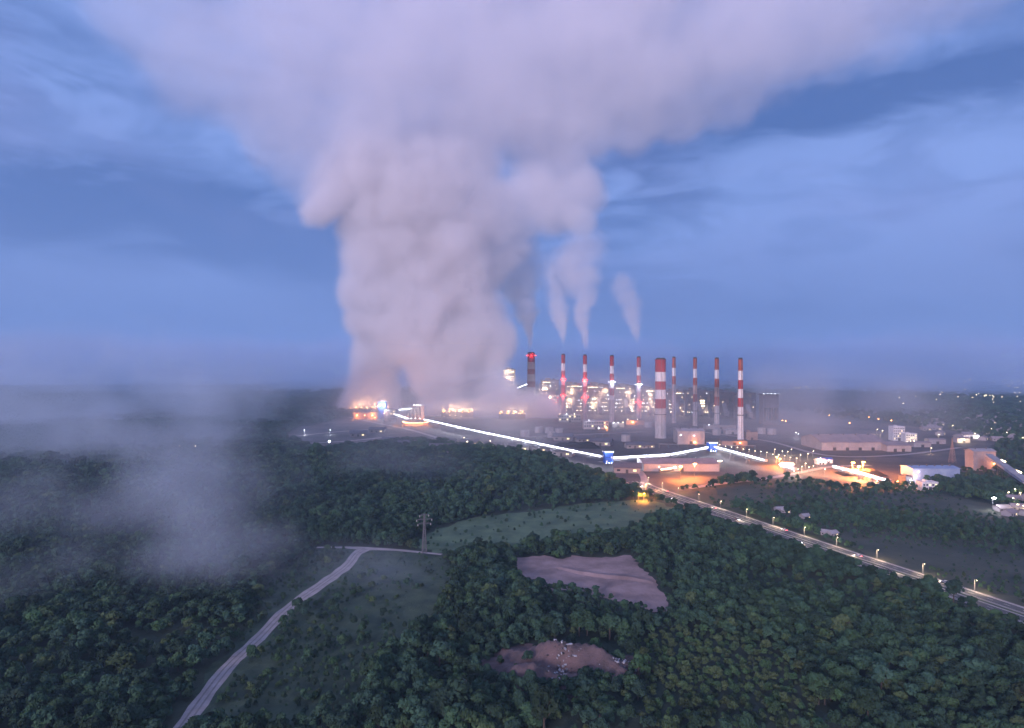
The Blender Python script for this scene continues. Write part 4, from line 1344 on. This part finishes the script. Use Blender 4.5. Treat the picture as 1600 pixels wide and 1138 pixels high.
hwc = [(G(a, b_).x, G(a, b_).y) for a, b_ in HW]
drc = [(G(a, b_).x, G(a, b_).y) for a, b_ in [(285, 1138), (352, 1048), (402, 1000), (452, 950), (505, 912), (542, 885), (557, 866), (572, 858)]]
drc2 = [(G(a, b_).x, G(a, b_).y) for a, b_ in [(495, 856), (540, 856), (575, 858), (620, 860), (690, 867)]]
pyl = [(G(663, 864).x, G(663, 864).y), (G(403, 1046).x, G(403, 1046).y)]
HEAPP = [(780, 1068), (745, 1045), (790, 1018), (850, 1000), (900, 994), (950, 1002), (992, 1028), (995, 1055), (880, 1072)]
BUSH = [(985, 1010), (1040, 985), (1120, 992), (1200, 1015), (1260, 1060), (1280, 1138), (1020, 1138)]
houses_px = [(1577, 806), (1590, 797), (1566, 799), (1598, 782), (1583, 783), (1606, 806), (1551, 780), (1218, 799), (1258, 810), (1296, 836)]
spots = []
rt = random.Random(99)
y = 236.0
while y < 4200:
    s = max(3.7, y * 0.0080)
    xlim = .86 * y + 30
    x = -xlim
    while x < xlim:
        X = x + rt.uniform(-.48, .48) * s; Y = y + rt.uniform(-.48, .48) * s
        x += s
        px, py = to_px(X, Y)
        if in_poly(px, py, YARD) or in_poly(px, py - 1.5, YARD): continue
        if in_poly(px, py, CLAY) or (in_poly(px, py, HEAPP) and rt.random() < .9): continue
        if near_line(X, Y, hwc, 15.5 + s * .25): continue
        if near_line(X, Y + 20, hwc, 20) and rt.random() < .75: continue
        if Y < 560 and (near_line(X, Y, drc, 6.0) or near_line(X, Y, drc2, 6.0)): continue
        if any((X - a) ** 2 + (Y - b_) ** 2 < 60 for a, b_ in pyl): continue
        if any(abs(px - a) < 9 and abs(py - b_) < 6 for a, b_ in houses_px): continue
        kind = rt.choice((0, 1, 2, 0, 1, 3)); sc = .55 + .85 * rt.random() ** 1.4 + (.35 if rt.random() < .07 else 0)
        sc *= .72
        patch = math.sin(X * .021 + 1.7 * math.sin(Y * .013)) + math.sin(Y * .031 + X * .009)
        if in_poly(px, py, FIELD):
            if rt.random() > .12 + .1 * patch: continue
            kind = 3; sc *= .6
        elif in_poly(px, py, MEADOW):
            if rt.random() > .68 + .45 * patch: continue
            kind = rt.choice((3, 3, 5, 0)); sc *= rt.uniform(.25, .85)
        elif in_poly(px, py, BUSH):
            kind = rt.choice((5, 5, 4)); sc *= .62
        elif in_poly(px, py, SCRUB):
            if rt.random() > .58 + .3 * patch: continue
            kind = rt.choice((3, 3, 5, 1, 0)); sc *= .55 + .12 * patch
        elif px > 1180 and py < 760 and py > 640:
            if rt.random() > .35: continue
            sc *= .7
        elif py < 655:
            if rt.random() > (py - 597) / 60 + .2 * patch: continue
        else:
            if patch > 1.2 and rt.random() < .6: continue
            sc *= 1 + .16 * math.sin(X * .05 + Y * .037) + .1 * math.sin(Y * .083 - X * .02)
            if rt.random() < .16 + .1 * math.sin(X * .017 - Y * .023): kind = rt.choice((4, 4, 5))
            if rt.random() < .04: sc *= 1.35
        # keep the clay field and the track in view: smaller trees just in front of them
        if 845 < px < 1060 and 915 < py < 985: sc *= .62
        if 540 < px < 720 and 858 < py < 905: sc *= .5
        if s > 4.2: sc *= s / 4.1
        sc = min(sc, 3.2)
        spots.append((X, Y, kind, sc, rt.uniform(0, 6.28)))
    y += s * .92
print('trees', len(spots))


def zone_label(px, py, kind):
    light = kind >= 4
    if in_poly(px, py, BUSH): return ('yellow green' if light else 'green') + ' bush in the light thicket right of the spoil heap', 'bushes right of the spoil heap'
    if in_poly(px, py, MEADOW): return ('yellow green' if light else 'dark green') + ' shrub on the meadow beside the dirt road', 'shrubs on the dirt road meadow'
    side = 'lower left below the mist' if px < 420 else ('between the dirt road and the spoil heap' if px < 760 else ('in front of the clay field' if px < 1050 else 'lower right below the highway'))
    return ('paler olive' if light else 'dark green') + ' leafy tree in the dense forest ' + side, 'forest trees ' + side


inview = [(sc * KINDS[k][1] / Y, i) for i, (X, Y, k, sc, a) in enumerate(spots) if -15 < to_px(X, Y)[0] < 1615 and to_px(X, Y, KINDS[k][0] * sc)[1] < 1130]
inview.sort(reverse=True)
chosen = set(i for _, i in inview[:290])
for kk in range(len(KINDS)):
    if not any(spots[i][2] == kk for i in chosen):
        chosen.update([i for _, i in inview if spots[i][2] == kk][:3])
protos = {}
for i in sorted(chosen):
    X, Y, k, sc, a = spots[i]
    px, py = to_px(X, Y)
    lab, grp = zone_label(px, py, k)
    nm = 'shrub' if 'shrub' in lab or 'bush' in lab else 'tree'
    o = empty(nm, (X, Y, 0), a, lab, nm, grp + (' pale' if k >= 4 else ''))
    o.scale = (sc, sc, sc * rt.uniform(.9, 1.1))
    link_mesh('crown', KINDS[k][2], o); link_mesh('trunk', KINDS[k][3], o)
    if k not in protos: protos[k] = o

# the rest of the woods: one object, the same trees scattered by nodes
def scatter(name, pts, label, cat):
    me = bpy.data.meshes.new(name)
    me.vertices.add(len(pts))
    me.vertices.foreach_set('co', np.array([(p[0], p[1], 0) for p in pts], dtype=np.float32).ravel())
    for nm, ty, vals in (('kind', 'INT', [p[2] for p in pts]), ('size', 'FLOAT', [p[3] for p in pts]), ('turn', 'FLOAT', [p[4] for p in pts])):
        at = me.attributes.new(nm, ty, 'POINT'); at.data.foreach_set('value', vals)
    o = bpy.data.objects.new(name, me); COL.objects.link(o)
    ng = bpy.data.node_groups.new(name, 'GeometryNodeTree')
    ng.interface.new_socket('Geometry', in_out='INPUT', socket_type='NodeSocketGeometry')
    ng.interface.new_socket('Geometry', in_out='OUTPUT', socket_type='NodeSocketGeometry')
    nn, lk = ng.nodes, ng.links
    gi, go = nn.new('NodeGroupInput'), nn.new('NodeGroupOutput')
    gather = nn.new('GeometryNodeGeometryToInstance')
    for k in reversed(range(len(KINDS))):
        crown = next(c for c in protos[k].children if c.name.startswith('crown'))
        oi = nn.new('GeometryNodeObjectInfo'); oi.transform_space = 'ORIGINAL'; oi.inputs['Object'].default_value = crown
        oi.inputs['As Instance'].default_value = False
        lk.new(oi.outputs['Geometry'], gather.inputs[0])
    def attr(n_, ty):
        a = nn.new('GeometryNodeInputNamedAttribute'); a.data_type = ty; a.inputs[0].default_value = n_; return a.outputs[0]
    ip = nn.new('GeometryNodeInstanceOnPoints'); ip.inputs['Pick Instance'].default_value = True
    lk.new(gi.outputs[0], ip.inputs['Points']); lk.new(gather.outputs[0], ip.inputs['Instance'])
    lk.new(attr('kind', 'INT'), ip.inputs['Instance Index'])
    cx = nn.new('ShaderNodeCombineXYZ'); lk.new(attr('turn', 'FLOAT'), cx.inputs[2])
    er = nn.new('FunctionNodeEulerToRotation'); lk.new(cx.outputs[0], er.inputs[0]); lk.new(er.outputs[0], ip.inputs['Rotation'])
    mn = nn.new('ShaderNodeMath'); mn.operation = 'MINIMUM'; mn.inputs[1].default_value = 1.45
    sz = attr('size', 'FLOAT'); lk.new(sz, mn.inputs[0])
    c3 = nn.new('ShaderNodeCombineXYZ'); lk.new(sz, c3.inputs[0]); lk.new(sz, c3.inputs[1]); lk.new(mn.outputs[0], c3.inputs[2])
    lk.new(c3.outputs[0], ip.inputs['Scale'])
    lk.new(ip.outputs[0], go.inputs[0])
    md = o.modifiers.new('scatter', 'NODES'); md.node_group = ng
    return tag(o, label, cat, kind='stuff')


scatter('forest', [p for i, p in enumerate(spots) if i not in chosen], 'dense dark green forest covering the ground around the power station', 'forest')

# ------------------------------------------------------------------ the great steam plume
D0 = 1850
main = [(566, 622, 40, 1920, 1), (598, 615, 36, 1920, 1), (580, 605, 44, 1910, 1), (578, 590, 42, 1900, 1), (590, 555, 52, 1890, 1), (585, 510, 60, 1870, 1), (585, 460, 66, 1850, 1),
        (675, 650, 26, 1750, .9), (690, 635, 40, 1850, .9), (745, 560, 46, 1880, .9), (765, 600, 46, 1860, .9), (830, 654, 46, 1780, 1), (796, 648, 46, 1800, 1), (858, 664, 44, 1700, 1), (815, 672, 46, 1700, 1), (770, 668, 50, 1720, 1), (785, 605, 32, 1840, .9), (770, 628, 48, 1830, 1), (725, 500, 72, 1880, .9), (755, 515, 55, 1890, .7),
        (735, 645, 52, 1860, .9), (780, 645, 52, 1860, .9), (806, 650, 44, 1830, .8), (848, 655, 34, 1780, .8), (786, 630, 36, 1850, .8), (770, 665, 44, 1760, .7), (705, 662, 38, 1740, .7), (820, 668, 34, 1720, .6),
        (700, 595, 62, 1850, 1), (745, 600, 50, 1880, .9), (690, 580, 44, 1820, 1), (690, 535, 82, 1850, 1), (745, 545, 55, 1880, .9),
        (630, 520, 60, 1820, 1), (640, 465, 95, 1850, 1), (715, 460, 85, 1880, .8), (610, 400, 88, 1830, 1), (690, 390, 100, 1850, .8),
        (600, 330, 85, 1800, 1), (560, 290, 72, 1760, 1), (512, 312, 52, 1740, 1.1), (520, 280, 52, 1740, 1), (640, 300, 110, 1800, .7),
        (560, 350, 50, 1780, 1), (760, 420, 60, 1900, .4), (745, 330, 95, 1880, .35), (700, 240, 110, 1850, .3),
        (800, 400, 40, 1900, .5), (790, 350, 55, 1900, .5), (860, 320, 62, 1860, .5), (905, 300, 48, 1840, .45), (900, 345, 36, 1800, .4), (820, 300, 70, 1860, .45),
        # spreading top, drifting across the sky
        (560, 210, 110, 1760, 0.245), (430, 150, 120, 1700, 0.144), (330, 90, 125, 1680, 0.094), (250, 20, 120, 1650, 0.079), (470, 40, 150, 1650, 0.130), (180, -10, 90, 1650, 0.050),
        (620, 90, 160, 1700, 0.187), (760, 120, 150, 1800, 0.230), (860, 200, 100, 1880, 0.324), (870, 265, 66, 1900, 0.324), (900, 90, 160, 1850, 0.230), (930, 215, 52, 1860, 0.360),
        (1010, 120, 120, 1850, 0.259), (1130, 60, 140, 1850, 0.202), (1260, 20, 130, 1850, 0.144), (1390, -20, 130, 1850, 0.094), (720, -60, 190, 1750, 0.173),
        (960, -60, 200, 1800, 0.187), (520, -80, 180, 1650, 0.108), (1180, -80, 170, 1850, 0.144), (985, 195, 60, 1880, 0.288), (1060, 165, 60, 1870, 0.216), (1160, 130, 60, 1860, 0.144), (480, 235, 75, 1720, 0.108), (1500, -40, 110, 1850, 0.072)]
o = vapour('steam_plume', pb(main, 0.036), 9.5, 120.0, 0.44, M_STEAM, seed=3, soft=0.42, warp=38, octaves=5, gain=0.55, power=1.3, billow=.42)
tag(o, 'huge lavender steam plume rising left of the stacks and spreading over the sky', 'steam plume')


def trail(path, d, w):
    out = []
    for i in range(len(path) - 1):
        (x0, y0, r0), (x1, y1, r1) = path[i], path[i + 1]
        L = math.hypot(x1 - x0, y1 - y0)
        k = max(1, int(L / max(2.0, 0.4 * min(r0, r1))))
        for j in range(k):
            t = j / k
            r = r0 + (r1 - r0) * t
            wt_ = w * (1.0 if r < 10 else 10 / r) * 1.0
            jx = random.uniform(-.25, .25) * r; jy = random.uniform(-.2, .2) * r
            out.append((x0 + (x1 - x0) * t + jx, y0 + (y1 - y0) * t + jy, r, d + random.uniform(-.3, .3) * r * d / F, wt_))
    return out


smokes = [('a', 2000, [(830, 549, 3), (829.5, 530, 6), (827, 505, 12), (821, 480, 25), (809, 452, 38), (803, 420, 50), (799, 380, 58)], .08, 'straight smoke plume leaving the wide stack with red top lights and fanning out above it'),
          ('b', 1700, [(876, 540, 2.5), (874, 520, 8.8), (871, 492, 16.2), (874, 462, 23.8), (880, 430, 35.0), (888, 395, 50.0)], .042, 'pinkish smoke wisp floating above the second stack from the left'),
          ('c', 1613, [(912, 545, 2.5), (911, 522, 8.8), (909, 495, 16.2), (914, 468, 23.8), (910, 435, 32.5), (902, 395, 50.0), (900, 360, 57.5)], .044, 'lumpy pinkish smoke wisp floating above the third stack from the left'),
          ('d', 1524, [(999, 540, 1.6), (997, 524, 6.2), (991, 506, 15.0), (987, 484, 23.8), (979, 460, 26.2), (968, 436, 23.8)], .034, 'curling smoke wisp above the fifth stack, farthest right of the smoke trails')]
for i, (nm, d, path, w, lab) in enumerate(smokes):
    o = vapour('smoke_plume', pb(trail(path, d, w)), 3.4 if i else 3.8, 26.0, 0.55, M_STEAM, seed=20 + i * 9, soft=0.7, warp=9, octaves=4, gain=.6, power=1.2, billow=.5)
    tag(o, lab, 'smoke plume', 'smoke trails over the stacks')

# low drifting mist, near and far
mist_m = vapour_material('mist', (0.80, 0.90, 1.0), 0.0)
far_m = vapour_material('far_fog', (0.62, 0.78, 1.0), 0.0)
lit_m = vapour_material('lit_mist', (0.97, 0.95, 0.97), 0.0)
near = [(150, 830, 130, 430, 1), (230, 790, 120, 480, 1), (310, 830, 130, 430, 1), (250, 900, 140, 390, 1), (360, 900, 120, 380, 1), (330, 760, 110, 540, .8), (110, 900, 130, 380, .9),
        (30, 930, 140, 360, .6), (430, 850, 80, 430, .7), (480, 745, 70, 640, .6), (200, 980, 140, 340, .7), (410, 750, 90, 560, .7), (600, 905, 120, 400, .5), (700, 930, 110, 400, .45), (540, 960, 110, 370, .45),
        (330, 690, 110, 900, .7), (450, 690, 80, 900, .6), (190, 700, 130, 850, .6), (60, 760, 140, 560, .5), (810, 960, 90, 380, .35), (430, 960, 110, 350, .5),
        (100, 670, 240, 950, .35), (300, 650, 180, 1100, .35), (520, 810, 170, 600, .2), (660, 760, 170, 750, .15), (200, 1060, 240, 320, .25), (-80, 850, 260, 480, .35), (-40, 640, 200, 1400, .4), (220, 630, 200, 1600, .4), (420, 640, 120, 1500, .35)]
o = vapour('mist', pb(near, 0.0120), 6.5, 85.0, 1.25, mist_m, seed=71, soft=1.5, warp=34, zmin=1.0, octaves=6, gain=.62, flat=.6)
tag(o, 'bluish mist bank drifting low over the dark forest at the lower left', 'mist', kind='stuff')
plant = []
for k in range(95):
    px = random.uniform(540, 1440); d = random.uniform(1050, 2100)
    plant.append(((px - CX) / F * d, d, random.uniform(0, 80), random.uniform(80, 170), random.uniform(.4, 1) * 0.0022))
o = vapour('low_mist', plant, 12.0, 90.0, 0.8, lit_m, seed=120, soft=1.2, warp=40, zmin=1.0, flat=0.5, octaves=4)
tag(o, 'thin lamp lit mist hanging between the stacks and over the works', 'mist', kind='stuff')
far = []
for k in range(260):
    d = random.uniform(1900, 9500)
    x = random.uniform(-.85, .85) * d
    if -.28 < x / d < .42 and d < 3400: continue
    far.append((x, d, random.uniform(20, 170), random.uniform(.10, .19) * d, random.uniform(.25, 1) * 0.0030))
o = vapour('low_mist', far, 36.0, 500.0, 0.8, far_m, seed=90, soft=1.2, warp=150, zmin=1.0, flat=0.22, octaves=4)
tag(o, 'low lilac fog lying over the far plain behind the power station', 'fog', kind='stuff')

# ------------------------------------------------------------------ haze: one closed box of even air
bm = bmesh.new()
bmesh.ops.create_cube(bm, size=1.0)
for v in bm.verts:
    v.co = Vector((v.co.x * 130000, 30000 + v.co.y * 66000, -2.0 + (v.co.z + .5) * 1502.0))
hm = bpy.data.meshes.new('haze'); bm.to_mesh(hm); bm.free()
m = bpy.data.materials.new('haze'); m.use_nodes = True
nt = m.node_tree; nt.nodes.clear()
v = nt.nodes.new('ShaderNodeVolumePrincipled')
v.inputs['Color'].default_value = (0.50, 0.76, 1.0, 1)
v.inputs['Density'].default_value = 1.0e-4
v.inputs['Density Attribute'].default_value = ''
mo = nt.nodes.new('ShaderNodeOutputMaterial')
nt.links.new(v.outputs[0], mo.inputs['Volume'])
hm.materials.append(m)
hz = bpy.data.objects.new('haze', hm); COL.objects.link(hz)
hz['kind'] = 'stuff'; hz['label'] = 'thin blue dusk haze over the whole plain'; hz['category'] = 'haze'
